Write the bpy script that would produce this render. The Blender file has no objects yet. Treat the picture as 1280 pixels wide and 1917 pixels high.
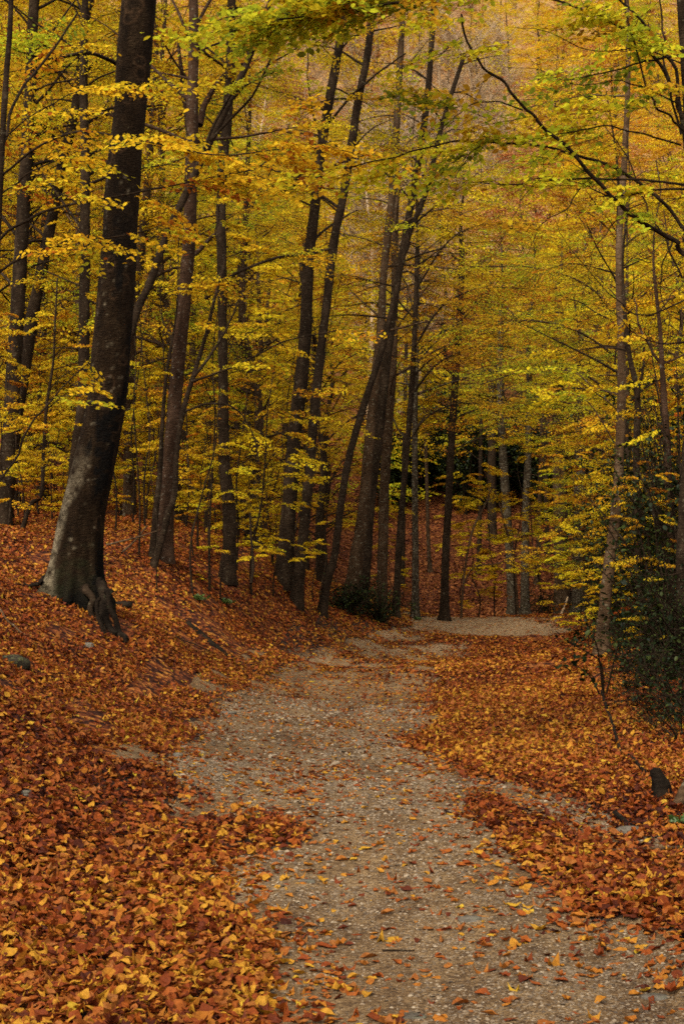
import bpy, math, numpy as np
from mathutils import Vector
PI = math.pi
sc = bpy.context.scene
C = sc.collection
# ------------------------------------------------------------------ camera
F, CX, CY, HOR, EYE = 2662.0, 640.0, 958.5, 1080.0, 1.5
TILT = math.atan((HOR - CY) / F)
cam = bpy.data.cameras.new("camera")
cam_o = bpy.data.objects.new("camera", cam); C.objects.link(cam_o)
cam.sensor_fit = 'VERTICAL'; cam.sensor_height = 36.0; cam.lens = F / 1917 * 36
cam.clip_start = 0.1; cam.clip_end = 2000
cam_o.location = (0, 0, EYE); cam_o.rotation_euler = (PI / 2 + TILT, 0, 0)
sc.camera = cam_o
# ------------------------------------------------------------------ light
EL, AZ = math.radians(48), math.radians(208)      # sun behind and left of the camera, high
w = bpy.data.worlds.new("World"); sc.world = w; w.use_nodes = True
nt = w.node_tree; nt.nodes.clear()
sky = nt.nodes.new('ShaderNodeTexSky'); sky.sky_type = 'NISHITA'; sky.sun_disc = False
sky.sun_elevation = EL; sky.sun_rotation = AZ; sky.dust_density = 3.0
hs = nt.nodes.new('ShaderNodeHueSaturation'); hs.inputs['Saturation'].default_value = 0.06
bg = nt.nodes.new('ShaderNodeBackground'); bg.inputs[1].default_value = 0.15
wo = nt.nodes.new('ShaderNodeOutputWorld')
nt.links.new(sky.outputs[0], hs.inputs['Color']); nt.links.new(hs.outputs[0], bg.inputs[0]); nt.links.new(bg.outputs[0], wo.inputs[0])
sl = bpy.data.lights.new("sun", 'SUN'); sl.energy = 1.3; sl.angle = math.radians(11); sl.color = (1, 0.88, 0.70)
so = bpy.data.objects.new("sun", sl); C.objects.link(so)
sd = Vector((math.sin(AZ) * math.cos(EL), math.cos(AZ) * math.cos(EL), math.sin(EL)))
so.rotation_euler = sd.to_track_quat('Z', 'Y').to_euler()
sc.view_settings.view_transform = 'Standard'; sc.view_settings.look = 'None'
sc.view_settings.exposure = 1.06; sc.view_settings.gamma = 1.0
sc.cycles.max_bounces = 6; sc.cycles.diffuse_bounces = 3; sc.cycles.glossy_bounces = 2
sc.cycles.transmission_bounces = 4; sc.cycles.transparent_max_bounces = 4
sc.cycles.use_denoising = False; sc.cycles.filter_width = 1.7
sc.render.film_transparent = False
# ------------------------------------------------------------------ helpers
rng = np.random.default_rng(7)
CT, ST = math.cos(TILT), math.sin(TILT)
def at(px, py, d):
    x = (px - CX) / F; y = -(py - CY) / F
    Y = CT - ST * y; Z = ST + CT * y
    return np.array([x / Y * d, d, EYE + Z / Y * d])
def to_px(P):
    x = P[:, 0]; y = P[:, 1]; z = P[:, 2] - EYE
    dz = CT * y + ST * z; dy = -ST * y + CT * z
    dz = np.maximum(dz, .01)
    return CX + F * x / dz, CY - F * dy / dz
def hashf(i, j, k, s):
    n = (i.astype(np.int64) * 374761393 + j.astype(np.int64) * 668265263 + k.astype(np.int64) * 2147483647 + s * 974634777) & 0xffffffff
    n = ((n ^ (n >> 13)) * 1274126177) & 0xffffffff
    n = (n ^ (n >> 16)) & 0xffffff
    return n / 16777215.0
def vnoise(P, s=0):
    P = np.asarray(P, float); I = np.floor(P).astype(np.int64); f = P - I; f = f * f * (3 - 2 * f)
    if P.shape[-1] == 2:
        I = np.concatenate([I, np.zeros_like(I[..., :1])], -1); f = np.concatenate([f, np.zeros_like(f[..., :1])], -1)
        ks = (0,)
    else: ks = (0, 1)
    r = 0
    for a in (0, 1):
        for b in (0, 1):
            for c in ks:
                wgt = (f[..., 0] if a else 1 - f[..., 0]) * (f[..., 1] if b else 1 - f[..., 1]) * (f[..., 2] if c else 1 - f[..., 2])
                r = r + wgt * hashf(I[..., 0] + a, I[..., 1] + b, I[..., 2] + c, s)
    return r * 2 - 1
def fbm(P, s=0, o=4):
    r = 0; a = 1
    for i in range(o):
        r = r + a * vnoise(np.asarray(P) * 2 ** i, s + i); a *= .5
    return r
# ------------------------------------------------------------------ terrain
cp = []
def W(x, y, z): cp.append((x, y, z))
def PX(px, py, d): cp.append(tuple(at(px, py, d)))
for y in (-8, 0, 4, 8, 12): W(-.9, y, 0); W(.3, y, 0); W(1.7, y, 0)
for y in (16, 20, 25): W(-.8, y, 0); W(.4, y, .0); W(1.6, y, 0.02)
W(.6, 33, 0); W(2, 33, 0.02); W(3.5, 34, .05); W(2.6, 41, .04); W(5, 43, .05)
W(-2.6, 5, .12); W(-4.5, 4, .8); W(-2.9, -4, .3); W(-8, -10, 1.6)
PX(100, 1400, 9.5); W(-3.2, 9.5, .78); PX(0, 1240, 13); PX(230, 1155, 17.5); PX(100, 1100, 18.5); PX(0, 990, 27)
PX(0, 1090, 19); PX(300, 1045, 24); PX(200, 1015, 26); PX(425, 1085, 26); PX(535, 1098, 29); PX(550, 1130, 29); PX(600, 1148, 30)
PX(715, 1163, 36); PX(660, 1130, 36); PX(400, 1180, 22); PX(400, 1260, 18); PX(500, 1230, 22); PX(620, 1200, 29)
PX(250, 1300, 14.5); PX(150, 1200, 16); PX(0, 1300, 11.5)
W(-9, 35, 3.2); W(-4, 36, 2.2); W(-1.2, 36, 1.4); W(-10, 46, 4.6); W(-4, 46, 3.2); W(0, 45, 1.0)
PX(778, 1158, 45); PX(832, 1160, 46); PX(1080, 1150, 46); PX(960, 1153, 47)
W(4, 54, -.25); W(8, 54, -.25); W(-4, 56, 4.0); W(12, 54, .2); W(0, 55, 1)
PX(760, 1100, 60); PX(980, 1110, 60); PX(760, 960, 76); PX(900, 965, 76); PX(1040, 985, 76)
for x in (-60, -25, 0, 25, 60):
    W(x, 95, 14); W(x, 150, 47.5); W(x, 220, 92); W(x, 290, 134)
PX(1125, 1224, 22); PX(1210, 1226, 22); PX(1130, 1151, 44); PX(1280, 1165, 40)
PX(1280, 1500, 9.5); W(3.2, 12, .1); W(2.9, 18, .12); W(4.2, 12, .25); W(6, 20, .7); W(10, 30, 1.2); W(12, 40, 1.6); W(7, 8, .8); W(4, 2, .2); W(9, -10, .5)
cp = np.array(cp); SC = 20.0
def _k(r2): return np.where(r2 > 0, .5 * r2 * np.log(np.maximum(r2, 1e-12)), 0)
_xy = cp[:, :2] / SC; n = len(cp)
_K = _k(((_xy[:, None] - _xy[None]) ** 2).sum(-1)) + np.eye(n) * 3e-5
_P = np.c_[np.ones(n), _xy]
_sol = np.linalg.solve(np.block([[_K, _P], [_P.T, np.zeros((3, 3))]]), np.r_[cp[:, 2], 0, 0, 0])
PY = [-9, 3, 5, 8, 12, 18, 24, 33, 40, 47, 50]
PLX = [-1.2, -1.2, -.9, -1.45, -1.75, -1.7, -1.3, 0.0, 1.0, 1.9, 2.2]
PRX = [2.7, 2.7, 2.6, 2.5, 2.4, 2.1, 2.0, 3.0, 6.0, 9.0, 10.0]
def bumps(x, y):
    L = np.interp(y, PY, PLX); R = np.interp(y, PY, PRX)
    off = np.clip(np.maximum(L - x, x - R) + .5, 0, 1.5) / 1.5
    off = np.where(y > 50, 1, off)
    P = np.stack([x, y], -1)
    return off * (.07 * fbm(P * .9, 11, 4) + .03 * fbm(P * 4, 5, 2)) + .012 * fbm(P * 1.3, 3, 3) + .016 * fbm(P * (2.6, .45), 14, 3)
def hz(x, y):
    x = np.asarray(x, float).ravel(); y = np.asarray(y, float).ravel(); out = np.empty(len(x))
    for i in range(0, len(x), 50000):
        q = np.c_[x[i:i + 50000], y[i:i + 50000]] / SC
        r2 = ((q[:, None] - _xy[None]) ** 2).sum(-1)
        out[i:i + 50000] = _k(r2) @ _sol[:n] + _sol[n] + q @ _sol[n + 1:]
    return out + bumps(x, y)
def h1(x, y): return float(hz([x], [y])[0])
def snap(px, py, d):
    ds = np.linspace(d * .8, d * 1.25, 120); P = np.array([at(px, py, q) for q in ds]); g_ = P[:, 2] - hz(P[:, 0], P[:, 1])
    k = np.where(np.sign(g_[:-1]) != np.sign(g_[1:]))[0]
    if len(k): return float(ds[k[np.argmin(np.abs(ds[k] - d))]])
    j = int(np.argmin(np.abs(g_) + .05 * np.abs(ds - d))); print('no snap', px, py, d, '->', round(ds[j], 1), round(g_[j], 2)); return float(ds[j])
# ------------------------------------------------------------------ mesh building
class M:
    def __init__(s): s.V = []; s.F = {}; s.n = 0; s.A = {}
    def add(s, V, F, a=None, mi=0):
        V = np.asarray(V, np.float32).reshape(-1, 3); F = np.asarray(F, np.int64)
        k = F.shape[1]; s.V.append(V); s.F.setdefault(k, []).append(F + s.n)
        if a is None: a = np.zeros(len(F))
        s.A.setdefault(k, []).append(np.broadcast_to(np.asarray(a, np.float32), (len(F),)))
        s.n += len(V)
    def mesh(s, name, mat, smooth=True):
        me = bpy.data.meshes.new(name)
        V = np.concatenate(s.V); loops = []; st = []; tot = []; att = []; o = 0
        for k, fl in s.F.items():
            f = np.concatenate(fl); loops.append(f.ravel()); m_ = len(f)
            st.append(o + np.arange(m_) * k); tot.append(np.full(m_, k)); o += m_ * k
            att.append(np.concatenate(s.A[k]))
        loops = np.concatenate(loops).astype(np.int32); st = np.concatenate(st).astype(np.int32); tot = np.concatenate(tot).astype(np.int32)
        me.vertices.add(len(V)); me.vertices.foreach_set('co', V.ravel())
        me.loops.add(len(loops)); me.loops.foreach_set('vertex_index', loops)
        me.polygons.add(len(st)); me.polygons.foreach_set('loop_start', st); me.polygons.foreach_set('loop_total', tot)
        me.polygons.foreach_set('use_smooth', np.full(len(st), smooth))
        at_ = me.attributes.new('rnd', 'FLOAT', 'FACE'); at_.data.foreach_set('value', np.concatenate(att).astype(np.float32))
        me.update(calc_edges=True)
        me.materials.append(mat)
        return me
    def build(s, name, mat, parent=None, smooth=True, origin=None):
        if not s.n: return None
        if origin is not None: s.V = [v - np.asarray(origin, np.float32) for v in s.V]
        o = bpy.data.objects.new(name, s.mesh(name, mat, smooth)); C.objects.link(o)
        if parent is not None: o.parent = parent
        elif origin is not None: o.location = origin
        return o
def tag(o, label, cat, group=None):
    o['label'] = label; o['category'] = cat
    if group: o['group'] = group
    return o
def thing(name, label, cat, loc, group=None):
    o = bpy.data.objects.new(name, None); C.objects.link(o); o.location = loc; o.empty_display_size = .3
    return tag(o, label, cat, group)
def catmull(P, per=6):
    P = np.asarray(P, float)
    if len(P) < 3: 
        t = np.linspace(0, 1, per + 1)[:, None]; return P[0] * (1 - t) + P[-1] * t
    Q = np.vstack([2 * P[0] - P[1], P, 2 * P[-1] - P[-2]]); out = []
    for i in range(1, len(Q) - 2):
        t = np.linspace(0, 1, per, endpoint=False)[:, None]
        a, b, c, d = Q[i - 1], Q[i], Q[i + 1], Q[i + 2]
        out.append(.5 * (2 * b + (c - a) * t + (2 * a - 5 * b + 4 * c - d) * t ** 2 + (3 * b - a - 3 * c + d) * t ** 3))
    return np.vstack(out + [P[-1:]])
def tube(m, P, R, ns=6, rough=0, seed=0, a=0, cap=True, lobes=None):
    P = np.asarray(P, float); n_ = len(P); R = np.broadcast_to(np.asarray(R, float), (n_,))
    T = np.gradient(P, axis=0); T /= np.linalg.norm(T, axis=1)[:, None] + 1e-9
    ref = np.array([0, 1., 0]) if abs(T[:, 2]).mean() > .6 else np.array([0, 0, 1.])
    U = np.cross(ref, T); U /= np.linalg.norm(U, axis=1)[:, None] + 1e-9
    B = np.cross(T, U)
    th = np.arange(ns) / ns * 2 * PI
    rr = np.repeat(R[:, None], ns, 1)
    if lobes is not None: rr = rr * lobes
    V = P[:, None] + rr[..., None] * (np.cos(th)[None, :, None] * U[:, None] + np.sin(th)[None, :, None] * B[:, None])
    if rough:
        nn = fbm(V * (.5 / max(R.max(), .01)) + seed * 7.3, seed, 3)
        V = P[:, None] + (V - P[:, None]) * (1 + rough * nn[..., None])
    i = np.arange(n_ - 1)[:, None]; j = np.arange(ns)[None]; j2 = (j + 1) % ns
    Fq = np.stack([i * ns + j, i * ns + j2, (i + 1) * ns + j2, (i + 1) * ns + j], -1).reshape(-1, 4)
    base = m.n
    m.add(V.reshape(-1, 3), Fq, a)
    if cap and ns > 3:
        m.add(np.vstack([V[-1], P[-1] + T[-1] * R[-1] * .5]), np.c_[np.arange(ns), (np.arange(ns) + 1) % ns, np.full(ns, ns)], a)
    return V
# ------------------------------------------------------------------ materials
def mat(name):
    m_ = bpy.data.materials.new(name); m_.use_nodes = True; t = m_.node_tree; t.nodes.clear()
    return m_, t, t.nodes.new('ShaderNodeOutputMaterial')
def N(t, typ, **kw):
    nd = t.nodes.new(typ)
    for k, v in kw.items():
        if k.startswith('i_'): nd.inputs[k[2:].replace('_', ' ')].default_value = v
        else: setattr(nd, k, v)
    return nd
def ramp(t, stops, fac, interp='LINEAR'):
    r = t.nodes.new('ShaderNodeValToRGB'); r.color_ramp.interpolation = interp
    el = r.color_ramp.elements
    while len(el) > 1: el.remove(el[-1])
    el[0].position = stops[0][0]; el[0].color = (*stops[0][1], 1)
    for p, c in stops[1:]:
        e = el.new(p); e.color = (*c, 1)
    t.links.new(fac, r.inputs[0]); return r.outputs[0]
def mix(t, a, b, fac, mode='MIX'):
    x = t.nodes.new('ShaderNodeMix'); x.data_type = 'RGBA'; x.blend_type = mode
    for s, v in ((6, a), (7, b), (0, fac)):
        if isinstance(v, (int, float)): x.inputs[s].default_value = v
        elif isinstance(v, tuple): x.inputs[s].default_value = (*v, 1)
        else: t.links.new(v, x.inputs[s])
    return x.outputs[2]
def leaf_mat(name, stops, transl=.45, gloss=.0, objvar=.012, rough=.45):
    m_, t, out = mat(name)
    at_ = N(t, 'ShaderNodeAttribute', attribute_name='rnd')
    col = ramp(t, stops, at_.outputs['Fac'])
    oi = N(t, 'ShaderNodeObjectInfo')
    hs_ = N(t, 'ShaderNodeHueSaturation')
    mr = N(t, 'ShaderNodeMapRange'); mr.inputs['To Min'].default_value = .5 - objvar; mr.inputs['To Max'].default_value = .5 + objvar
    t.links.new(oi.outputs['Random'], mr.inputs['Value']); t.links.new(mr.outputs[0], hs_.inputs['Hue']); t.links.new(col, hs_.inputs['Color'])
    c = hs_.outputs[0]
    d = N(t, 'ShaderNodeBsdfDiffuse'); tr = N(t, 'ShaderNodeBsdfTranslucent'); mx = N(t, 'ShaderNodeMixShader')
    mx.inputs[0].default_value = transl
    t.links.new(c, d.inputs[0]); t.links.new(c, tr.inputs[0]); t.links.new(d.outputs[0], mx.inputs[1]); t.links.new(tr.outputs[0], mx.inputs[2])
    sh = mx.outputs[0]
    if gloss:
        g = N(t, 'ShaderNodeBsdfGlossy'); g.inputs['Roughness'].default_value = rough; g.inputs[0].default_value = (1, 1, 1, 1)
        m2 = N(t, 'ShaderNodeMixShader'); m2.inputs[0].default_value = gloss
        t.links.new(sh, m2.inputs[1]); t.links.new(g.outputs[0], m2.inputs[2]); sh = m2.outputs[0]
    t.links.new(sh, out.inputs[0]); return m_
YEL = [(0, (.30, .10, .012)), (.08, (.46, .19, .012)), (.18, (.58, .33, .014)), (.48, (.72, .475, .018)), (.8, (.67, .51, .02)), (1, (.40, .40, .02))]
LIM = [(0, (.42, .20, .015)), (.10, (.58, .38, .015)), (.45, (.54, .49, .02)), (.78, (.36, .41, .022)), (1, (.20, .23, .02))]
AMB = [(0, (.22, .05, .01)), (.12, (.42, .14, .012)), (.35, (.58, .29, .015)), (.6, (.62, .38, .02)), (1, (.58, .42, .02))]
RUS = [(0, (.16, .04, .012)), (.4, (.34, .11, .03)), (.7, (.42, .19, .06)), (1, (.48, .28, .09))]
m_yel = leaf_mat('leaf_gold', YEL); m_lim = leaf_mat('leaf_lime', LIM, objvar=.01); m_amb = leaf_mat('leaf_amber', AMB, objvar=.015); m_rus = leaf_mat('leaf_rust', RUS, transl=.25)
m_hol = leaf_mat('leaf_evergreen', [(0, (.006, .010, .003)), (.6, (.012, .019, .004)), (1, (.04, .05, .008))], transl=.08, gloss=.008, objvar=.0, rough=.5)
m_fresh = leaf_mat('leaf_fresh', [(0, (.05, .08, .015)), (1, (.10, .15, .03))], transl=.3, gloss=.03)
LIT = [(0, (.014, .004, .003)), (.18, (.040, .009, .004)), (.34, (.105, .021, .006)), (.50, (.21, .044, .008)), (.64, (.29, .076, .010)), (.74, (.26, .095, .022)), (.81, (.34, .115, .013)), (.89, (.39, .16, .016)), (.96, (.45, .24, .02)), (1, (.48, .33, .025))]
def litter_mat(name, stops, far=0):
    m_, t, out = mat(name)
    at_ = N(t, 'ShaderNodeAttribute', attribute_name='rnd'); col = ramp(t, stops, at_.outputs['Fac'])
    g = N(t, 'ShaderNodeNewGeometry'); nz = N(t, 'ShaderNodeTexNoise'); nz.inputs['Scale'].default_value = 55; nz.inputs['Detail'].default_value = 3
    t.links.new(g.outputs['Position'], nz.inputs['Vector'])
    v = ramp(t, [(.3, (.72, .66, .6)), (.65, (1.12, 1.1, 1.05))], nz.outputs[0])
    c = mix(t, col, v, 1.0, 'MULTIPLY')
    p = N(t, 'ShaderNodeBsdfPrincipled'); p.inputs['Roughness'].default_value = .6; p.inputs['Specular IOR Level'].default_value = .10
    t.links.new(c, p.inputs['Base Color'])
    tr = N(t, 'ShaderNodeBsdfTranslucent'); t.links.new(c, tr.inputs[0]); mx = N(t, 'ShaderNodeMixShader'); mx.inputs[0].default_value = .15
    t.links.new(p.outputs[0], mx.inputs[1]); t.links.new(tr.outputs[0], mx.inputs[2]); t.links.new(mx.outputs[0], out.inputs[0]); return m_
m_lit = litter_mat('fallen_leaf', LIT)
m_lit_far = litter_mat('fallen_leaf_red_brown', [(0, (.012, .004, .003)), (.3, (.05, .013, .006)), (.6, (.12, .032, .011)), (.85, (.19, .060, .018)), (1, (.30, .12, .03))])  # deeper red-brown leaves for the far slope
def ground_mat():
    m_, t, out = mat('leaf_mould')
    g = N(t, 'ShaderNodeNewGeometry'); vo = N(t, 'ShaderNodeTexVoronoi'); vo.inputs['Scale'].default_value = 17
    nz = N(t, 'ShaderNodeTexNoise'); nz.inputs['Scale'].default_value = 6; nz.inputs['Detail'].default_value = 5
    dn = N(t, 'ShaderNodeVectorMath', operation='ADD'); sc_ = N(t, 'ShaderNodeVectorMath', operation='SCALE'); sc_.inputs['Scale'].default_value = .12
    t.links.new(g.outputs['Position'], nz.inputs['Vector']); t.links.new(nz.outputs['Color'], sc_.inputs[0])
    t.links.new(g.outputs['Position'], dn.inputs[0]); t.links.new(sc_.outputs[0], dn.inputs[1]); t.links.new(dn.outputs[0], vo.inputs['Vector'])
    sep = N(t, 'ShaderNodeSeparateColor'); t.links.new(vo.outputs['Color'], sep.inputs[0])
    col = ramp(t, [(0, (.015, .007, .005)), (.4, (.05, .015, .008)), (.7, (.13, .035, .012)), (.9, (.24, .075, .018)), (1, (.34, .14, .025))], sep.outputs[0])
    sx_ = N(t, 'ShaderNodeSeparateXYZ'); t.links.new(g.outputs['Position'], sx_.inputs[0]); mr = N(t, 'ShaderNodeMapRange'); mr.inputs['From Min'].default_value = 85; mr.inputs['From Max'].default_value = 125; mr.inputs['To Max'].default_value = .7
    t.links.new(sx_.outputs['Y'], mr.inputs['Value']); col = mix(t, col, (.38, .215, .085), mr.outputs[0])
    p = N(t, 'ShaderNodeBsdfPrincipled'); p.inputs['Roughness'].default_value = .9; p.inputs['Specular IOR Level'].default_value = .05
    b = N(t, 'ShaderNodeBump'); b.inputs['Strength'].default_value = .8; b.inputs['Distance'].default_value = .03
    t.links.new(vo.outputs['Distance'], b.inputs['Height']); t.links.new(b.outputs[0], p.inputs['Normal'])
    t.links.new(col, p.inputs['Base Color']); t.links.new(p.outputs[0], out.inputs[0]); return m_
def gravel_mat():
    m_, t, out = mat('gravel_surface')
    g = N(t, 'ShaderNodeNewGeometry'); vo = N(t, 'ShaderNodeTexVoronoi'); vo.inputs['Scale'].default_value = 110
    v2 = N(t, 'ShaderNodeTexVoronoi'); v2.inputs['Scale'].default_value = 42
    nz = N(t, 'ShaderNodeTexNoise'); nz.inputs['Scale'].default_value = 1.3; nz.inputs['Detail'].default_value = 9; nz.inputs['Roughness'].default_value = .65
    n2 = N(t, 'ShaderNodeTexNoise'); n2.inputs['Scale'].default_value = 14; n2.inputs['Detail'].default_value = 6
    for q in (vo, v2, nz, n2): t.links.new(g.outputs['Position'], q.inputs['Vector'])
    sep = N(t, 'ShaderNodeSeparateColor'); t.links.new(vo.outputs['Color'], sep.inputs[0])
    c1 = ramp(t, [(0, (.050, .029, .013)), (.35, (.132, .084, .038)), (.75, (.205, .138, .068)), (1, (.29, .21, .12))], sep.outputs[0])
    c2 = ramp(t, [(.3, (.60, .50, .38)), (.5, (.95, .89, .80)), (.72, (1.2, 1.15, 1.1))], nz.outputs[0])
    c3 = ramp(t, [(.32, (.62, .56, .5)), (.6, (1.1, 1.08, 1.05))], n2.outputs[0])
    n4 = N(t, 'ShaderNodeTexNoise'); n4.inputs['Scale'].default_value = 1.0; n4.inputs['Detail'].default_value = 4
    mp4 = N(t, 'ShaderNodeMapping'); mp4.inputs['Scale'].default_value = (2.6, .35, 1); t.links.new(g.outputs['Position'], mp4.inputs[0]); t.links.new(mp4.outputs[0], n4.inputs['Vector'])
    c4 = ramp(t, [(.35, (.68, .60, .50)), (.52, (1.0, .98, .95)), (.68, (1.18, 1.14, 1.08))], n4.outputs[0])
    c = mix(t, mix(t, mix(t, c1, c2, 1.0, 'MULTIPLY'), c3, 1.0, 'MULTIPLY'), c4, 1.0, 'MULTIPLY')
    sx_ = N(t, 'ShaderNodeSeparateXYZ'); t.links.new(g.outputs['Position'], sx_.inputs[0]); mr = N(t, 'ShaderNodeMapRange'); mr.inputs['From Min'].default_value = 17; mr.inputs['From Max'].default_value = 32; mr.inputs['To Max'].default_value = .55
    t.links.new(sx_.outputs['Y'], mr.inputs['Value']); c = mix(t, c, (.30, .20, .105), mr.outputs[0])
    at_ = N(t, 'ShaderNodeAttribute', attribute_name='rnd')
    c = mix(t, c, (.018, .008, .005), at_.outputs['Fac'])
    p = N(t, 'ShaderNodeBsdfPrincipled'); p.inputs['Roughness'].default_value = .88; p.inputs['Specular IOR Level'].default_value = .2
    ad = N(t, 'ShaderNodeMath', operation='ADD'); t.links.new(vo.outputs['Distance'], ad.inputs[0]); t.links.new(n2.outputs[0], ad.inputs[1])
    b = N(t, 'ShaderNodeBump', invert=False); b.inputs['Strength'].default_value = .7; b.inputs['Distance'].default_value = .012
    t.links.new(ad.outputs[0], b.inputs['Height']); t.links.new(b.outputs[0], p.inputs['Normal'])
    t.links.new(c, p.inputs['Base Color']); t.links.new(p.outputs[0], out.inputs[0]); return m_
def bark_mat(name, dark, mid, pale, lichen=.35, lcol=(.26, .25, .18), scale=1., stain=False):
    m_, t, out = mat(name)
    tc = N(t, 'ShaderNodeTexCoord'); oi = N(t, 'ShaderNodeObjectInfo')
    mp = N(t, 'ShaderNodeMapping'); mp.inputs['Scale'].default_value = (1, 1, .45); t.links.new(tc.outputs['Object'], mp.inputs[0])
    n1 = N(t, 'ShaderNodeTexNoise'); n1.inputs['Scale'].default_value = 3.2 * scale; n1.inputs['Detail'].default_value = 8; n1.inputs['Roughness'].default_value = .65
    t.links.new(mp.outputs[0], n1.inputs['Vector'])
    mh = N(t, 'ShaderNodeMapping'); mh.inputs['Scale'].default_value = (1, 1, 7); t.links.new(tc.outputs['Object'], mh.inputs[0])
    n2 = N(t, 'ShaderNodeTexNoise'); n2.inputs['Scale'].default_value = 7 * scale; n2.inputs['Detail'].default_value = 5; t.links.new(mh.outputs[0], n2.inputs['Vector'])
    n3 = N(t, 'ShaderNodeTexNoise'); n3.inputs['Scale'].default_value = 11 * scale; n3.inputs['Detail'].default_value = 6; t.links.new(tc.outputs['Object'], n3.inputs['Vector'])
    c = ramp(t, [(.3, dark), (.5, mid), (.72, pale)], n1.outputs[0])
    c = mix(t, c, ramp(t, [(.35, (.6, .58, .55)), (.6, (1.1, 1.08, 1.05))], n2.outputs[0]), 1.0, 'MULTIPLY')
    lf = ramp(t, [(.62 - .1 * lichen, (0, 0, 0)), (.68 - .1 * lichen, (1, 1, 1))], n3.outputs[0])
    lm = N(t, 'ShaderNodeMath', operation='MULTIPLY'); t.links.new(lf, lm.inputs[0]); lm.inputs[1].default_value = .75
    c = mix(t, c, lcol, lm.outputs[0])
    if stain:
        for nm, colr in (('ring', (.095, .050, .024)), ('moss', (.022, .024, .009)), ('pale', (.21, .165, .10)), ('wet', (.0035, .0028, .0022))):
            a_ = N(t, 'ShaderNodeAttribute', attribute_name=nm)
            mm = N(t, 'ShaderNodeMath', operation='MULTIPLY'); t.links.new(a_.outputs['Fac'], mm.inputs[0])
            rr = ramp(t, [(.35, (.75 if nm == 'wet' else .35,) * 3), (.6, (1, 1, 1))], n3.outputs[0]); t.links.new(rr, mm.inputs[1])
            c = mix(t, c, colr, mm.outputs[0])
    p = N(t, 'ShaderNodeBsdfPrincipled'); p.inputs['Roughness'].default_value = .9; p.inputs['Specular IOR Level'].default_value = .05
    ad = N(t, 'ShaderNodeMath', operation='ADD'); t.links.new(n2.outputs[0], ad.inputs[0]); t.links.new(n3.outputs[0], ad.inputs[1])
    b = N(t, 'ShaderNodeBump'); b.inputs['Strength'].default_value = 1.0 if stain else .7; b.inputs['Distance'].default_value = .03 if stain else .015
    t.links.new(ad.outputs[0], b.inputs['Height']); t.links.new(b.outputs[0], p.inputs['Normal'])
    t.links.new(c, p.inputs['Base Color']); t.links.new(p.outputs[0], out.inputs[0]); return m_
bk_dark = bark_mat('bark_dark', (.009, .0055, .003), (.022, .0135, .0075), (.048, .031, .018), .0, (.075, .06, .035), 1.6)
bk_brown = bark_mat('bark_brown', (.020, .011, .005), (.046, .026, .013), (.085, .053, .029), .2, (.13, .11, .07), 1.6)
bk_grey = bark_mat('bark_grey', (.018, .012, .007), (.038, .027, .016), (.078, .058, .036), .7, (.135, .118, .078), 1.6)
bk_red = bark_mat('bark_russet', (.018, .009, .005), (.038, .020, .011), (.075, .042, .025), .1, (.12, .10, .07), 1.6)
bk_main = bark_mat('bark_old_beech', (.007, .0038, .0017), (.0155, .0085, .0038), (.031, .0185, .009), -.5, (.08, .062, .035), 2.2, True)
bk_tawny = bark_mat('bark_tawny', (.030, .017, .008), (.070, .040, .020), (.135, .086, .048), .1, (.16, .13, .08), 1.4)
bk_twig = bark_mat('bark_twig_pale', (.24, .155, .085), (.42, .29, .165), (.55, .41, .27), .0)
bk_rot = bark_mat('rotten_wood', (.005, .0035, .0025), (.012, .008, .005), (.03, .02, .012), .0, (.03, .03, .015), 1.6)
st_mat = bark_mat('stone_surface', (.06, .05, .036), (.12, .10, .075), (.19, .165, .13), .4, (.10, .10, .06), 2.5)
st_dark = bark_mat('stone_mossy', (.012, .010, .007), (.03, .024, .016), (.06, .05, .033), .8, (.09, .09, .035), 2.5)
# ------------------------------------------------------------------ ground and path
ys = [3.0]
while ys[-1] < 300: ys.append(ys[-1] * 1.0115)
ys = np.r_[np.linspace(-40, 2.9, 60), ys]
NX = 340
u = np.linspace(-1, 1, NX); u = np.sign(u) * (.55 * np.abs(u) + .45 * np.abs(u) ** 3)
X = u[None] * (9 + .75 * np.abs(ys))[:, None]; Y = np.repeat(ys[:, None], NX, 1)
Z = hz(X, Y).reshape(X.shape)
inside = (X > np.interp(Y, PY, PLX) + .05) & (X < np.interp(Y, PY, PRX) - .05) & (Y > -8.8) & (Y < 49.5)
Zg = Z - .05 * inside
def grid_faces(a, b):
    i = np.arange(a - 1)[:, None]; j = np.arange(b - 1)[None]
    return np.stack([i * b + j, i * b + j + 1, (i + 1) * b + j + 1, (i + 1) * b + j], -1).reshape(-1, 4)
g = M(); g.add(np.stack([X, Y, Zg], -1), grid_faces(len(ys), NX))
o = g.build('ground', ground_mat()); o['kind'] = 'structure'
yp = [2.0]
while yp[-1] < 50: yp.append(yp[-1] * 1.006)
yp = np.r_[np.linspace(-9, 1.95, 60), yp]
v = np.linspace(0, 1, 90)
Lx = np.interp(yp, PY, PLX); Rx = np.interp(yp, PY, PRX)
Xp = Lx[:, None] * (1 - v) + Rx[:, None] * v; Yp = np.repeat(yp[:, None], 90, 1)
Zp = hz(Xp, Yp).reshape(Xp.shape) + .006
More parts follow.
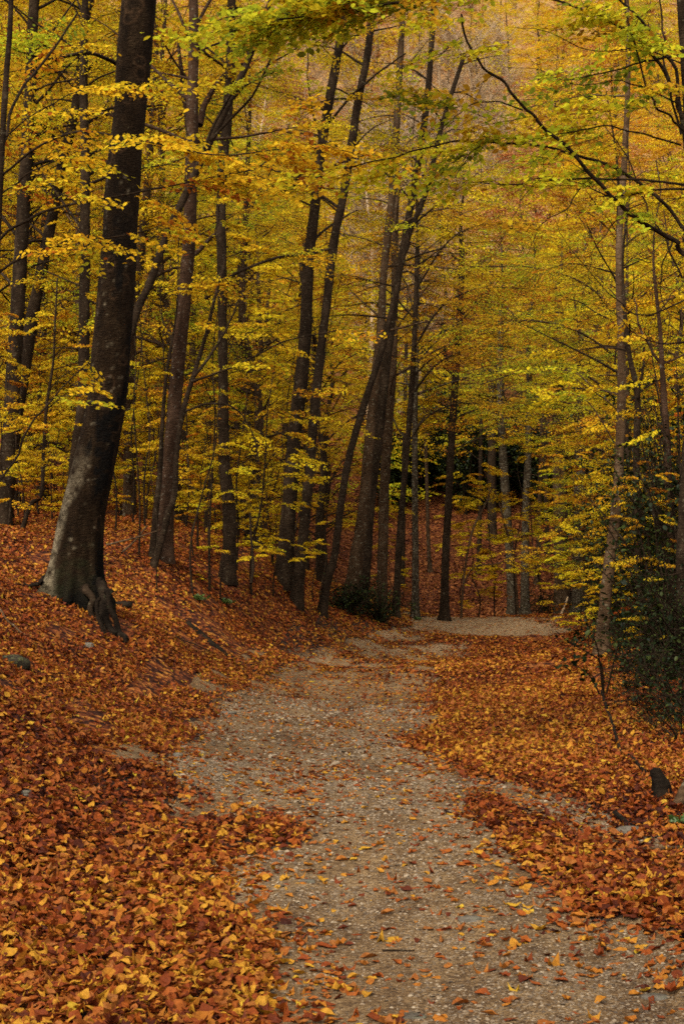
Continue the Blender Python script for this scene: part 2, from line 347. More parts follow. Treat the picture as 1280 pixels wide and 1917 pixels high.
# ------------------------------------------------------------------ litter
def in_poly(px, py, poly):
    r = np.zeros(len(px), bool); q = len(poly)
    for i in range(q):
        x1, y1 = poly[i]; x2, y2 = poly[(i + 1) % q]
        if y1 == y2: continue
        c_ = ((y1 > py) != (y2 > py)) & (px < (x2 - x1) * (py - y1) / (y2 - y1) + x1); r ^= c_
    return r
G1 = [(430, 2900), (480, 1990), (510, 1917), (500, 1800), (440, 1700), (375, 1650), (400, 1612), (560, 1590), (600, 1570), (545, 1540), (330, 1530), (300, 1500), (310, 1440), (335, 1395), (375, 1350), (440, 1300), (520, 1255), (570, 1228),
      (800, 1228), (815, 1300), (800, 1350), (755, 1395), (800, 1420), (880, 1452), (1000, 1478), (1100, 1508), (1170, 1545), (1290, 1592), (1290, 1612), (1140, 1562), (1000, 1512), (900, 1492), (880, 1500), (925, 1560), (950, 1600), (1040, 1680), (1120, 1715), (1290, 1785), (1700, 1960), (2600, 2900)]
G2 = [(752, 1158), (960, 1158), (1080, 1182), (1020, 1200), (860, 1188), (780, 1176)]
def dens(x, y, z, jit=1.):
    px, py = to_px(np.stack([x, y, z], -1))
    n1 = fbm(np.stack([x, y * .5], -1) * 2.2, 21, 4); n2 = fbm(np.stack([x, y * .5], -1) * 2.2, 51, 4)
    k = np.clip(9.0 / np.maximum(y, 4), .25, 2)
    J = rng.standard_normal((2, len(x))) * jit * np.where(rng.random(len(x)) < .45, 2.9, .9)
    q = px + n1 * 48 * k + J[0] * 20 * k; r = py + n2 * 18 * k * k + J[1] * 8 * k * k
    d = np.ones(len(x))
    e1 = px + n1 * 48 * k; e2 = py + n2 * 18 * k * k; g1 = in_poly(e1, e2, G1)
    core = in_poly(e1 - 75 * k, e2, G1) & in_poly(e1 + 60 * k, e2, G1) & in_poly(e1, e2 - 22 * k, G1) & in_poly(e1, e2 + 22 * k, G1); gj = in_poly(q, r, G1); g2 = in_poly(q, r, G2)
    cl = fbm(np.stack([x, y * .7], -1) * 3.1, 77, 3)
    sp = .034 + .12 * np.clip(cl - .2, 0, 1) ** 1.0
    sp = sp * np.interp(y, [5, 9, 13], [1, 1.7, 2.6])
    sp = sp + np.clip((y - 14) / 10, 0, 1) * (.26 + .36 * np.clip(cl, -.6, .8))
    sp = np.where(core, sp, sp + .10 + .12 * np.clip(cl, 0, 1))
    soft = .9 - .5 * np.clip(fbm(np.stack([x, y], -1) * 1.4, 99, 3), 0, 1)
    bk = fbm(np.stack([x * 1.2, y * .8], -1) * 1.6, 131, 4)
    d = np.where((np.abs(x) > 1.2) & (z > .18) & (y < 50), np.clip(1.08 - 3.0 * np.clip(bk - .20, 0, 1), .10, 1), d)  # leaves thinned to dark mould, standing in for ground shadows on the bank
    d = np.where(g1, np.where(gj, np.clip(sp, .01, 1), .42), d)
    d = np.where(g2, .10, d)
    L_ = np.interp(y, PY, PLX); R_ = np.interp(y, PY, PRX)
    onp = (y > 23.5) & (y < 50) & ~g1 & ~g2 & (z < .2) & (x < R_)
    el_ = np.clip((x - L_ + .45 * n1) / np.interp(y, [24, 34, 42], [.8, .9, .6]), 0, 1)
    rm = np.interp(y, [23, 27, 33, 40, 46], [1.25, 1.5, 2.6, 5.0, 8.0]); er_ = np.clip((rm - x + 1.3 * n2) / np.interp(y, [24, 44], [.9, 3.0]) + .35, 0, 1)
    cov = np.clip(np.interp(y, [24, 34, 42, 47], [.28, .34, .28, .16]) + .4 * np.clip(cl, -.7, .7), .08, 1)
    d = np.where(onp, 1 - (1 - cov) * np.minimum(el_, er_), d)
    return d
fx = Xp[:-1, :-1].ravel(); fy = Yp[:-1, :-1].ravel(); fz = Zp[:-1, :-1].ravel()
g = M(); g.add(np.stack([Xp, Yp, Zp], -1), grid_faces(len(yp), 90), np.clip((dens(fx, fy, fz, 0) - .35) * 1.6, 0, .9))
o = g.build('path', gravel_mat()); o['kind'] = 'structure'
def rotm(yaw, pitch, roll):
    cy, sy, cp_, sp_, cr, sr = np.cos(yaw), np.sin(yaw), np.cos(pitch), np.sin(pitch), np.cos(roll), np.sin(roll)
    R = np.empty((len(yaw), 3, 3))
    R[:, 0, 0] = cy * cp_; R[:, 0, 1] = cy * sp_ * sr - sy * cr; R[:, 0, 2] = cy * sp_ * cr + sy * sr
    R[:, 1, 0] = sy * cp_; R[:, 1, 1] = sy * sp_ * sr + cy * cr; R[:, 1, 2] = sy * sp_ * cr - cy * sr
    R[:, 2, 0] = -sp_; R[:, 2, 1] = cp_ * sr; R[:, 2, 2] = cp_ * cr
    return R
def leaf_hi(curl, fold, wav, seed):
    r = np.random.default_rng(seed); t_ = np.linspace(0, 1, 6); V = []
    for i, s in enumerate(t_):
        wd = .33 * (math.sin(PI * min(1, s * 1.02) ** .8) ** .75 if 0 < s < 1 else 0) + .004
        for j in (-1, 0, 1):
            V.append((s - .5, wd * j * (1 + .08 * r.normal()), 0))
    V = np.array(V)
    ang = curl * (V[:, 0]); V[:, 2] += curl * V[:, 0] ** 2 * .9 + fold * np.abs(V[:, 1]) * 1.0 + wav * np.sin(V[:, 0] * 14 + r.uniform(0, 6)) * np.abs(V[:, 1]) + .03 * r.normal(size=len(V))
    V[:, 1] *= (1 - .35 * abs(fold)); V[:, 0] *= (1 - .2 * abs(curl) * .5)
    return V
FH = grid_faces(6, 3)
def leaf_mid(curl, fold, seed):
    return np.array([(-.5, 0, 0), (-.08, -.3 * (1 - .3 * fold), fold * .3), (.5, 0, curl * .3), (-.08, .3 * (1 - .3 * fold), fold * .3), (-.03, 0, -.05 - .1 * curl)])
FM = np.array([(0, 1, 4), (1, 2, 4), (2, 3, 4), (3, 0, 4)])
def stamp(m, T, Fc, P, R, S, a):
    k = len(T); V = P[:, None] + np.einsum('nij,kj->nki', R, T) * S[:, None, None]
    Fa = (Fc[None] + (np.arange(len(P)) * k)[:, None, None]).reshape(-1, Fc.shape[1])
    m.add(V.reshape(-1, 3), Fa, np.repeat(a, len(Fc)))
def litter(m, y0, y1, per, size, mode, xl=None, xr=None, tilt=.38, zt=.03, cbias=0., jt=True):
    W0 = .28 * y1 + .9
    a0 = -W0 if xl is None else xl; a1 = W0 if xr is None else xr
    cnt = int((y1 - y0) * (a1 - a0) * per)
    y = rng.uniform(y0, y1, cnt); x = rng.uniform(a0, a1, cnt)
    keep = np.abs(x) < .28 * y + .9
    x, y = x[keep], y[keep]; z = hz(x, y)
    D = dens(x, y, z); keep = rng.random(len(x)) < D
    x, y, z, D = x[keep], y[keep], z[keep], D[keep]
    e = .12; gx = (hz(x + e, y) - z) / e; gy = (hz(x, y + e) - z) / e
    n_ = len(x)
    lay = rng.random(n_)
    yaw = rng.uniform(0, 2 * PI, n_); flat = np.where(D < .4, .35, 1.0)
    slope = gx * np.cos(yaw) + gy * np.sin(yaw); slr = -gx * np.sin(yaw) + gy * np.cos(yaw)
    pit = -np.arctan(slope) + rng.normal(0, tilt, n_) * flat; rol = np.arctan(slr) + rng.normal(0, tilt, n_) * flat
    s = size * np.clip(rng.lognormal(-.06, .30, n_), .4, 1.75)
    av = D.copy()
    if y1 <= 20 and jt: av = sum(dens(x + a_, y + b_, z, 0) for a_, b_ in ((.16, 0), (-.16, 0), (0, .25), (0, -.25))) / 4
    zz = z + .008 + lay * zt * np.clip(av * 1.6 - .6, .04, 1) + np.abs(np.sin(pit + np.arctan(slope))) * s * .3
    P = np.stack([x, y, zz], -1); R = rotm(yaw, pit, rol)
    c = np.clip(rng.beta(1.3, 1.5, n_) * .84 + .26 * lay - .04 + .09 * vnoise(np.stack([x, y], -1) * 1.5, 8) + .16 * fbm(np.stack([x, y * .6], -1) * .55, 88, 2) + np.interp(y, [6, 12, 30, 45], [.07, .04, .09, .16]) + cbias, 0, 1)  # broad noise darkens damp patches and paints in uneven light
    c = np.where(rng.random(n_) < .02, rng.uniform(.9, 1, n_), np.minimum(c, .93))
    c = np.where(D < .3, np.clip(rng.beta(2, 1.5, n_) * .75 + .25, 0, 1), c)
    if mode == 'hi':
        for i in range(24):
            r = np.random.default_rng(i); T = leaf_hi(r.normal(.1, .85), r.normal(.1, .38), r.normal(0, .2), i)
            q = (np.arange(n_) % 24) == i; stamp(m, T, FH, P[q], R[q], s[q], c[q])
    elif mode == 'mid':
        for i in range(6):
            r = np.random.default_rng(i); T = leaf_mid(r.normal(.1, .7), r.normal(.1, .5), i)
            q = (np.arange(n_) % 6) == i; stamp(m, T, FM, P[q], R[q], s[q], c[q])
    else:
        T = np.array([(-.5, 0, .0), (0, -.32, .08), (.5, 0, 0), (0, .32, .08)]); stamp(m, T, np.array([(0, 1, 2, 3)]), P, R, s, c)
    return n_
lm = M()
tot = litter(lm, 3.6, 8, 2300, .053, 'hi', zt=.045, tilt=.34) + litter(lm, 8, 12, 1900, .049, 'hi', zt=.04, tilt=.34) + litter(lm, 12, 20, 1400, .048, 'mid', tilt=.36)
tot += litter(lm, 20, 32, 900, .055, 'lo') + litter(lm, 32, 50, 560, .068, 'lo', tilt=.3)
o = lm.build('fallen_leaves', m_lit, smooth=False); o['kind'] = 'stuff'
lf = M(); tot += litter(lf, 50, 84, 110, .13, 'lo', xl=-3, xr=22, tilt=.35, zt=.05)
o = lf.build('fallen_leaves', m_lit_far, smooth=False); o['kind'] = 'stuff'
print('litter', tot)
# gravel pebbles
pb = M()
OCT = np.array([(1, 0, 0), (0, 1, 0), (-1, 0, 0), (0, -1, 0), (0, 0, .6), (0, 0, -.4)], float)
OCT = np.array([(1, 0, 0), (.45, .8, .05), (-.5, .75, 0), (-1, 0, .05), (-.4, -.8, 0), (.5, -.75, 0), (.25, .1, .55), (-.3, -.05, .5)], float)
FO = np.array([(0, 1, 6), (1, 2, 6), (2, 7, 6), (2, 3, 7), (3, 4, 7), (4, 5, 7), (5, 6, 7), (5, 0, 6)])
for y0, y1, per, s0 in ((4, 7, 5200, .0055), (7, 11, 2200, .008), (11, 18, 500, .013)):
    cnt = int((y1 - y0) * (.56 * y1 + .6) * per); y = rng.uniform(y0, y1, cnt); x = rng.uniform(-1, 1, cnt) * (.28 * y1 + .3)
    z = hz(x, y); px, py = to_px(np.stack([x, y, z], -1)); k = in_poly(px, py, G1) & (x > np.interp(y, PY, PLX)) & (x < np.interp(y, PY, PRX)) & (vnoise(np.stack([x, y], -1) * 2.3, 61) > rng.uniform(-1.1, .7, cnt))
    x, y, z = x[k], y[k], z[k]; n_ = len(x)
    s = s0 * rng.lognormal(0, .38, n_); R = rotm(rng.uniform(0, 6.3, n_), rng.normal(0, .25, n_), rng.normal(0, .25, n_))
    stamp(pb, OCT, FO, np.stack([x, y, z + .005], -1), R, s, rng.random(n_))
def pebble_mat():
    m_, t, out = mat('pebble'); at_ = N(t, 'ShaderNodeAttribute', attribute_name='rnd')
    c = ramp(t, [(0, (.055, .034, .017)), (.4, (.125, .082, .042)), (.8, (.19, .13, .072)), (1, (.30, .225, .14))], at_.outputs['Fac'])
    p = N(t, 'ShaderNodeBsdfPrincipled'); p.inputs['Roughness'].default_value = .8; t.links.new(c, p.inputs['Base Color']); t.links.new(p.outputs[0], out.inputs[0]); return m_
o = pb.build('gravel', pebble_mat(), smooth=False); o['kind'] = 'stuff'
# ------------------------------------------------------------------ foliage sprays
DIA = np.array([(-.5, 0, 0), (-.02, -.36, .07), (.5, 0, -.02), (-.02, .36, .07)]); FD = np.array([(0, 1, 2, 3)])
HEX = np.array([(-.5, 0, 0), (-.25, -.27, .05), (.15, -.3, .06), (.5, 0, -.04), (.15, .3, .06), (-.25, .27, .05), (-.05, 0, 0)])
FX = np.array([(0, 1, 6), (1, 2, 6), (2, 3, 6), (3, 4, 6), (4, 5, 6), (5, 0, 6)])
def make_spray(seed, step=.046, ln=1.0, nt_=12, lsize=.055, droop=.18, tilt=.5):
    r = np.random.default_rng(seed); P = []; Yw = []; tw = []
    def along(o_, yaw, L):
        q = int(L / step)
        tw.append((o_, o_ + L * np.array([math.cos(yaw), math.sin(yaw), 0])))
        for i in range(1, q + 1):
            s = i * step * r.uniform(.85, 1.1)
            p = o_ + s * np.array([math.cos(yaw), math.sin(yaw), 0])
            sd_ = 1 if i % 2 else -1
            yw = yaw + sd_ * r.uniform(.5, 1.1)
            P.append(p + np.array([math.cos(yw), math.sin(yw), 0]) * .035 + np.array([0, 0, r.normal(0, .02)])); Yw.append(yw)
    along(np.zeros(3), r.uniform(-.1, .1), ln)
    for i in range(nt_):
        s = .12 + .85 * i / nt_; sd_ = 1 if i % 2 else -1
        along(np.array([s * ln, 0, 0.]), sd_ * r.uniform(.6, 1.0), (.52 - .32 * s) * r.uniform(.7, 1.15) * ln)
    P = np.array(P); Yw = np.array(Yw); k = r.random(len(P)) > .12; P, Yw = P[k], Yw[k]
    dz = lambda p: -droop * (p[..., 0] ** 2) * .8 - .25 * p[..., 1] ** 2 + .03 * np.sin(p[..., 0] * 7 + seed)
    P[:, 2] += dz(P); tw = np.array(tw); tw[:, :, 2] += dz(tw)
    n_ = len(P); R = rotm(Yw, r.normal(.2, tilt, n_), r.normal(0, tilt, n_))
    return dict(P=P, R=R, S=lsize * r.uniform(.7, 1.25, n_), tw=tw)
SP = [make_spray(i) for i in range(10)]
SPL = [make_spray(40 + i, step=.10, nt_=8, lsize=.115, tilt=.55) for i in range(8)]         # coarser for far trees
SPH = [make_spray(70 + i, step=.045, nt_=10, lsize=.06, tilt=.4) for i in range(6)]
def put_sprays(leaf, wood, recs, bank, hi=False, twigs=True, lscale=1.0):
    """recs: list of (pos, yaw, pitch, roll, scale)"""
    if not recs: return
    A = np.array([(*r_[0], *r_[1:]) for r_ in recs], float); idx = np.arange(len(A)) % len(bank)
    for b in range(len(bank)):
        q = A[idx == b]
        if not len(q): continue
        s = bank[b]; Rs = rotm(q[:, 3], q[:, 4], q[:, 5]); sc_ = q[:, 6]
        P = q[:, None, :3] + np.einsum('nij,kj->nki', Rs, s['P']) * sc_[:, None, None]
        R = np.einsum('nij,kjl->nkil', Rs, s['R']).reshape(-1, 3, 3)
        S = np.tile(s['S'], len(q)) * lscale * rng.uniform(.9, 1.1, len(q) * len(s['S']))
        base = np.repeat(rng.normal(.48, .24, len(q)), len(s['S']))
        a = np.clip(base + rng.normal(0, .16, len(base)), .02, 1); a = np.where(rng.random(len(a)) < .03, .0, a)
        stamp(leaf, HEX if hi else DIA, FX if hi else FD, P.reshape(-1, 3), R, S, a)
        if twigs:
            tw = q[:, None, None, :3] + np.einsum('nij,kmj->nkmi', Rs, s['tw']) * sc_[:, None, None, None]
            a0 = tw[:, :, 0].reshape(-1, 3); a1 = tw[:, :, 1].reshape(-1, 3); nn_ = len(a0); w_ = .0045 if not hi else .003
            if nn_:
                up = np.array([0, 0, w_]); sd_ = np.cross(a1 - a0, up); sd_ /= np.linalg.norm(sd_, axis=1)[:, None] + 1e-9; sd_ *= w_
                V = np.stack([a0 - sd_, a0 + sd_ * .5 + up, a0 + sd_ * .5 - up, a1], 1); k = np.arange(nn_)[:, None] * 4
                wood.add(V.reshape(-1, 3), np.concatenate([k + np.array([[0, 1, 3]]), k + np.array([[1, 2, 3]]), k + np.array([[2, 0, 3]])]))
def grow(wood, leaf, P, R, nb, h0, Lr, bank, r, spr=2.2, ssc=(.9, 1.5), azf=None, elev=(.15, .8), hi=False, twigs=True, lscale=1.0, bare=0., nsb=5):
    """side branches with leaf sprays along a trunk P (points, base first) with radii R"""
    L = np.r_[0, np.cumsum(np.linalg.norm(np.diff(P, axis=0), axis=1))]; H = L[-1]; recs = []
    for i in range(nb):
        f = h0 + (1 - h0) * (i + r.uniform(0, 1)) / nb; f = min(f, .985)
        p0 = np.array([np.interp(f * H, L, P[:, k]) for k in range(3)]); r0 = np.interp(f * H, L, R)
        az = r.uniform(0, 2 * PI) if azf is None else azf(r, p0)
        el = r.uniform(*elev) + .3 * f; ln = r.uniform(*Lr) * (1 - .45 * max(0, (f - .6) / .4))
        pts = [p0]; d = np.array([math.cos(az) * math.cos(el), math.sin(az) * math.cos(el), math.sin(el)])
        for k in range(5):
            d = d + np.array([r.normal(0, .13), r.normal(0, .13), r.normal(-.10, .08)]); d /= np.linalg.norm(d)
            pts.append(pts[-1] + d * ln / 5)
        pts = catmull(pts, 3); br = max(.006, min(r0 * .42, .010 * ln + .006))
        tube(wood, pts, np.linspace(br, .004, len(pts)), nsb, cap=False)
        m_ = len(pts) - 1
        if r.random() < bare: continue
        for k in range(max(2, int(ln * spr))):
            t_ = r.uniform(.25, 1.0); j = min(m_, int(t_ * m_)); dd = pts[min(j + 1, m_)] - pts[max(j - 1, 0)]
            yaw = math.atan2(dd[1], dd[0]) + (r.choice([-1, 1]) * r.uniform(.2, 1.1) if t_ < .93 else r.normal(0, .2))
            recs.append((pts[j], yaw, r.normal(.02, .13), r.normal(0, .16), r.uniform(*ssc) * (1 - .25 * t_)))
    put_sprays(leaf, wood, recs, bank, hi, twigs, lscale)
def wobble(P, amp, seed):
    s = np.arange(len(P)) * .35; return P + amp * np.stack([fbm(np.c_[s, s * 0 + seed], seed, 2), fbm(np.c_[s, s * 0 - seed], seed + 9, 2), s * 0], -1)
def px_line(pts, d0, d1=None):
    d1 = d0 if d1 is None else d1; n_ = len(pts)
    return np.array([at(p[0], p[1], d0 + (d1 - d0) * i / max(1, n_ - 1)) for i, p in enumerate(pts)])
def flare(P, R, ns, k, amt, seed):
    h = P[:, 2] - P[0, 2]; th = np.arange(ns) / ns * 2 * PI
    e = np.exp(-h / .22)[:, None]
    return 1 + e * amt * (.55 + .45 * np.cos(k * th + seed)[None]) + np.exp(-h / .9)[:, None] * .12
ALLP = []
def pixel_tree(name, label, cat, pts, d, bark, leafm=None, top=15., lsc=(.5, 1.0), lbank=None, nb=22, h0=.3, Lr=(1.5, 3.6), spr=2.2, group=None, seed=1, ns=14, flr=.7, limbs=(), dtop=None, bank=None, hi=False, bare=.1, ssc=(.9, 1.5), elev=(.15, .8), azf=None, lscale=1.):
    """pts: (px, py, width px) base first"""
    r = np.random.default_rng(seed * 13 + 5)
    if pts[0][1] < 1200 or seed in (27, 28): d = snap(pts[0][0], pts[0][1], d)
    dt = d if dtop is None else dtop
    P = np.array([at(p[0], p[1], d + (dt - d) * i / (len(pts) - 1)) for i, p in enumerate(pts)])
    R = np.array([p[2] * (d + (dt - d) * i / (len(pts) - 1)) / F / 2 for i, p in enumerate(pts)])
    gz = h1(P[0, 0], P[0, 1])
    base = np.array([P[0, 0], P[0, 1], gz])
    if P[0, 2] > gz + .1: P = np.vstack([[P[0, 0] - (P[1, 0] - P[0, 0]) * .1, P[0, 1], gz - .06], P]); R = np.r_[R[0] * 1.1, R]
    else:
        P[0, 2] = gz - .06
        while len(P) > 2 and P[1, 2] < gz + .25: P = np.delete(P, 1, 0); R = np.delete(R, 1)
    nvis = len(P)
    if P[-1, 2] < gz + top:
        dv = P[-1] - P[-2]; dv /= np.linalg.norm(dv); dv = dv * .6 + np.array([0, 0, .4]) ; dv /= np.linalg.norm(dv); rem = (gz + top - P[-1, 2])
        for k in (1, 2, 3):
            P = np.vstack([P, P[-1] + dv * rem / 3 + np.array([r.normal(0, .12), r.normal(0, .12), 0])]); R = np.r_[R, max(.008, R[-1] * .55)]
    Pc = catmull(P, 7); Rc = np.interp(np.linspace(0, len(R) - 1, len(Pc)), np.arange(len(R)), R)
    wood, leaf = M(), M()
    tube(wood, Pc, Rc, ns, rough=.10, seed=seed, lobes=flare(Pc, Rc, ns, r.integers(3, 6), flr, seed))
    if nb: grow(wood, leaf, Pc, Rc, nb, h0, Lr, bank or SP, r, spr, hi=hi, bare=bare, ssc=ssc, elev=elev, azf=azf, lscale=lscale)
    e = thing(name, label, cat, base, group)
    wood.build('trunk', bark, e, origin=base)
    for lb in limbs:
        lp, dd0, dd1, w0, w1, sprays = lb[:6]
        Q = catmull(px_line(lp, dd0, dd1), 6); m_ = M()
        rr_ = np.linspace(w0 * dd0 / F / 2, w1 * dd1 / F / 2, len(Q)); tube(m_, wobble(Q, .02, seed), rr_, 7, rough=.08, seed=seed)
        recs = []
        for k in range(sprays):
            t_ = r.uniform(lb[6] if len(lb) > 6 else .2, 1); j = min(len(Q) - 2, int(t_ * (len(Q) - 1))); dd = Q[j + 1] - Q[j]
            yaw = math.atan2(dd[1], dd[0]) + r.choice([-1, 1]) * r.uniform(.2, 1.2)
            recs.append((Q[j], yaw, r.normal(0.05, .15), r.normal(0, .18), r.uniform(*lsc)))
        put_sprays(leaf, m_, recs, lbank or SPH, lbank is None)
        m_.build('limb', bark, e, origin=base)
    if leaf.n: leaf.build('crown', leafm, e, origin=base, smooth=False)
    ALLP.append(e)
    return e, Pc, Rc
# ------------------------------------------------------------------ the big leaning beech
def main_beech():
    pts = [(141, 1160, 100), (142, 1112, 98), (144, 1060, 90), (150, 1000, 86), (158, 950, 82), (170, 900, 80), (181, 850, 77), (192, 800, 74), (200, 750, 72), (206, 690, 73), (212, 620, 70), (221, 500, 67), (227, 400, 66), (234, 300, 63), (245, 200, 61), (252, 100, 65), (261, 0, 66), (270, -120, 62)]
    d = snap(152, 1124, 17.4); print('main beech depth', d)
    P = np.array([at(p[0], p[1], d) for p in pts]); R = np.array([p[2] * d / F / 2 for p in pts])
    base = np.array([P[0, 0], d, h1(P[0, 0], d)])
    P = np.vstack([P, P[-1] + (.15, .2, 2.4), P[-1] + (.1, .2, 5)]); R = np.r_[R, R[-1] * .7, R[-1] * .3]
    Pc = catmull(P, 34); Rc = np.interp(np.linspace(0, len(R) - 1, len(Pc)), np.arange(len(R)), R)
    ns = 96; th = np.arange(ns) / ns * 2 * PI; h = Pc[:, 2] - base[2]
    # th=0 -> U (=ref x T ~ +X), towards camera = -Y side
    hb = np.maximum(h + .02, 0)[:, None]; but = 0
    for a_, am, wd in ((-1.25, .62, .34), (-.55, .30, .22), (-.02, .55, .20), (.42, .50, .17), (.85, .75, .26), (1.9, .5, .3), (2.9, .5, .35), (-2.3, .5, .3)):
        dth = (th - (a_ - PI / 2) + PI) % (2 * PI) - PI; but = but + am * np.exp(-(dth / wd) ** 2)[None] * (1.15 * np.exp(-hb / .24) + .22 * np.exp(-hb / .9))
    lob = 1 + but - .10 * np.exp(-hb / .5) + 0 * np.exp(-np.maximum(h, 0)[:, None] / .42) * (.24 * np.cos(5 * th + .6)[None] + .13 * np.cos(3 * th + 2)[None] + .02) - .05 * np.exp(-np.maximum(h, 0)[:, None] / 1.2) * np.cos(2 * th + 1)[None]
    wood = M(); V = tube(wood, Pc, Rc, ns, rough=.045, seed=4, lobes=lob)
    e = thing('beech_tree', 'thick leaning beech with flared rooted base and pale lichen patch on the left bank', 'tree', base)
    o_ = wood.build('trunk', bk_main, e, origin=base)
    me = o_.data; nv = len(me.vertices)
    Vf = V.reshape(-1, 3); hh = (Vf[:, 2] - base[2])
    Cn = np.repeat(Pc, ns, 0); dirv = Vf - Cn; dl = np.linalg.norm(dirv, axis=1)[:, None]; dirv = dirv / dl
    ang = np.arctan2(dirv[:, 0], -dirv[:, 1])   # 0 faces the camera, + to the right
    nz = fbm(np.c_[ang * 1.4, hh * 1.1, hh * 0], 31, 4); nz2 = fbm(Vf * 9, 32, 4)
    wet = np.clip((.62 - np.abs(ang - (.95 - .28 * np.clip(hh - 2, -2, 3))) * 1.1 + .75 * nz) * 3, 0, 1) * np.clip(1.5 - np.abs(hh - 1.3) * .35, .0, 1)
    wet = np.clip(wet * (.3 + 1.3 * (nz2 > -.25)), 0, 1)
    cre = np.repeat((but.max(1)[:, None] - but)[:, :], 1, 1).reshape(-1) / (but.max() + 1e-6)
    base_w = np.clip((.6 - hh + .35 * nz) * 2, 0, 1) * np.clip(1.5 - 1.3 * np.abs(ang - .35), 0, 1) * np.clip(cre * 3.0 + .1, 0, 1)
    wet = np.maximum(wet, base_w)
    pale = np.clip((1.0 - np.abs(ang + .95) * 1.25 + .6 * nz) * 1.6, 0, 1) * np.clip(1.9 - hh, 0, 1) * np.clip(.75 + .8 * nz2, 0, 1)
    ring = np.zeros(len(Vf)); r = np.random.default_rng(5)
    marks = [(r.uniform(-1.3, 1.4), r.uniform(.8, 7.5), r.uniform(.05, .11), r.uniform(.6, 1.5)) for _ in range(26)]
    for a_, h_, s_, as_ in marks:
        q = np.sqrt(((ang - a_) * .25 / as_) ** 2 + (hh - h_) ** 2) / s_
        ring = np.maximum(ring, np.exp(-((q - 1) / .16) ** 2)); wet = np.maximum(wet, .35 * np.exp(-(q / .6) ** 4))
    for _ in range(90):
        a_, h_, s_ = r.uniform(-1.4, 1.0), r.uniform(.2, 5.2) ** 1.0, r.uniform(.008, .022)
        q = np.sqrt(((ang - a_) * .25) ** 2 + (hh - h_) ** 2) / s_; pale = np.maximum(pale, np.exp(-q ** 2) * r.uniform(.25, .8))
    moss = np.clip((.55 - hh + .3 * nz2) * 1.2, 0, .6)
    for nm, arr in (('wet', wet), ('pale', pale), ('ring', ring * .4), ('moss', moss)):
        a_ = me.attributes.new(nm, 'FLOAT', 'POINT'); full = np.zeros(nv, np.float32); full[:len(arr)] = arr; a_.data.foreach_set('value', full)
    # roots
    roots = [([(160, 1098), (172, 1118), (186, 1134), (204, 1146)], 17.5, 17.1, 15, 5), ([(186, 1086), (200, 1112), (220, 1136), (240, 1162)], 17.6, 16.9, 22, 9),
             ([(196, 1108), (214, 1106), (232, 1112), (238, 1124)], 17.3, 17.1, 12, 9),
             ([(112, 1050), (92, 1058), (72, 1062), (40, 1056), (14, 1050)], 18, 18.3, 15, 5), ([(80, 1092), (66, 1084), (36, 1072), (0, 1064)], 17.7, 18, 9, 4), ([(182, 1118), (196, 1146), (232, 1160)], 17.2, 16.9, 8, 4)]
    for i, (q, a0, a1, w0, w1) in enumerate(roots):
        m_ = M(); Q = catmull(px_line(q, a0 + d - 17.9, a1 + d - 17.9), 8); rr_ = np.linspace(w0 * a0 / F / 2, w1 * a0 / F / 2, len(Q))
        gz = hz(Q[:, 0], Q[:, 1]); tt = np.linspace(0, 1, len(Q)); bl = np.clip((tt - .15) / .3, 0, 1); tgt = gz + rr_ * (.35 + .5 * np.sin(tt * 9 + i)) - np.clip(tt - .85, 0, 1) * 6 * rr_ * 1.2; Q[:, 2] = Q[:, 2] * (1 - bl) + tgt * bl
        tube(m_, wobble(Q, .03, i + 2), rr_, 14, rough=.18, seed=i + 3); m_.build('root', bk_dark if i == 0 else bk_rot, e, origin=base)
    leaf = M(); r = np.random.default_rng(3); recs = []
    limbs = [([(264, -40), (300, -60), (380, -60), (470, -50)], 18, 14, 9, 4, 14), ([(240, 130), (170, 100), (90, 110), (20, 90)], 18, 16, 9, 3, 8)]
    for lp, d0, d1, w0, w1, ns_ in limbs:
        Q = catmull(px_line(lp, d0, d1), 6); m_ = M(); tube(m_, Q, np.linspace(w0 * d0 / F / 2, w1 * d1 / F / 2, len(Q)), 8, rough=.06, seed=2)
        recs = []
        for k in range(ns_):
            j = r.integers(len(Q) // 3, len(Q) - 1); dd = Q[j + 1] - Q[j]; recs.append((Q[j], math.atan2(dd[1], dd[0]) + r.choice([-1, 1]) * r.uniform(.2, 1.2), r.normal(0, .15), r.normal(0, .2), r.uniform(.7, 1.2)))
        put_sprays(leaf, m_, recs, SPH, True); m_.build('limb', bk_main if False else bk_dark, e, origin=base)
    w2 = M(); grow(w2, leaf, Pc[-90:], Rc[-90:], 14, .1, (2, 4.5), SP, r, 2.4); w2.build('limb', bk_dark, e, origin=base)
    leaf.build('crown', m_lim, e, origin=base, smooth=False)
main_beech()
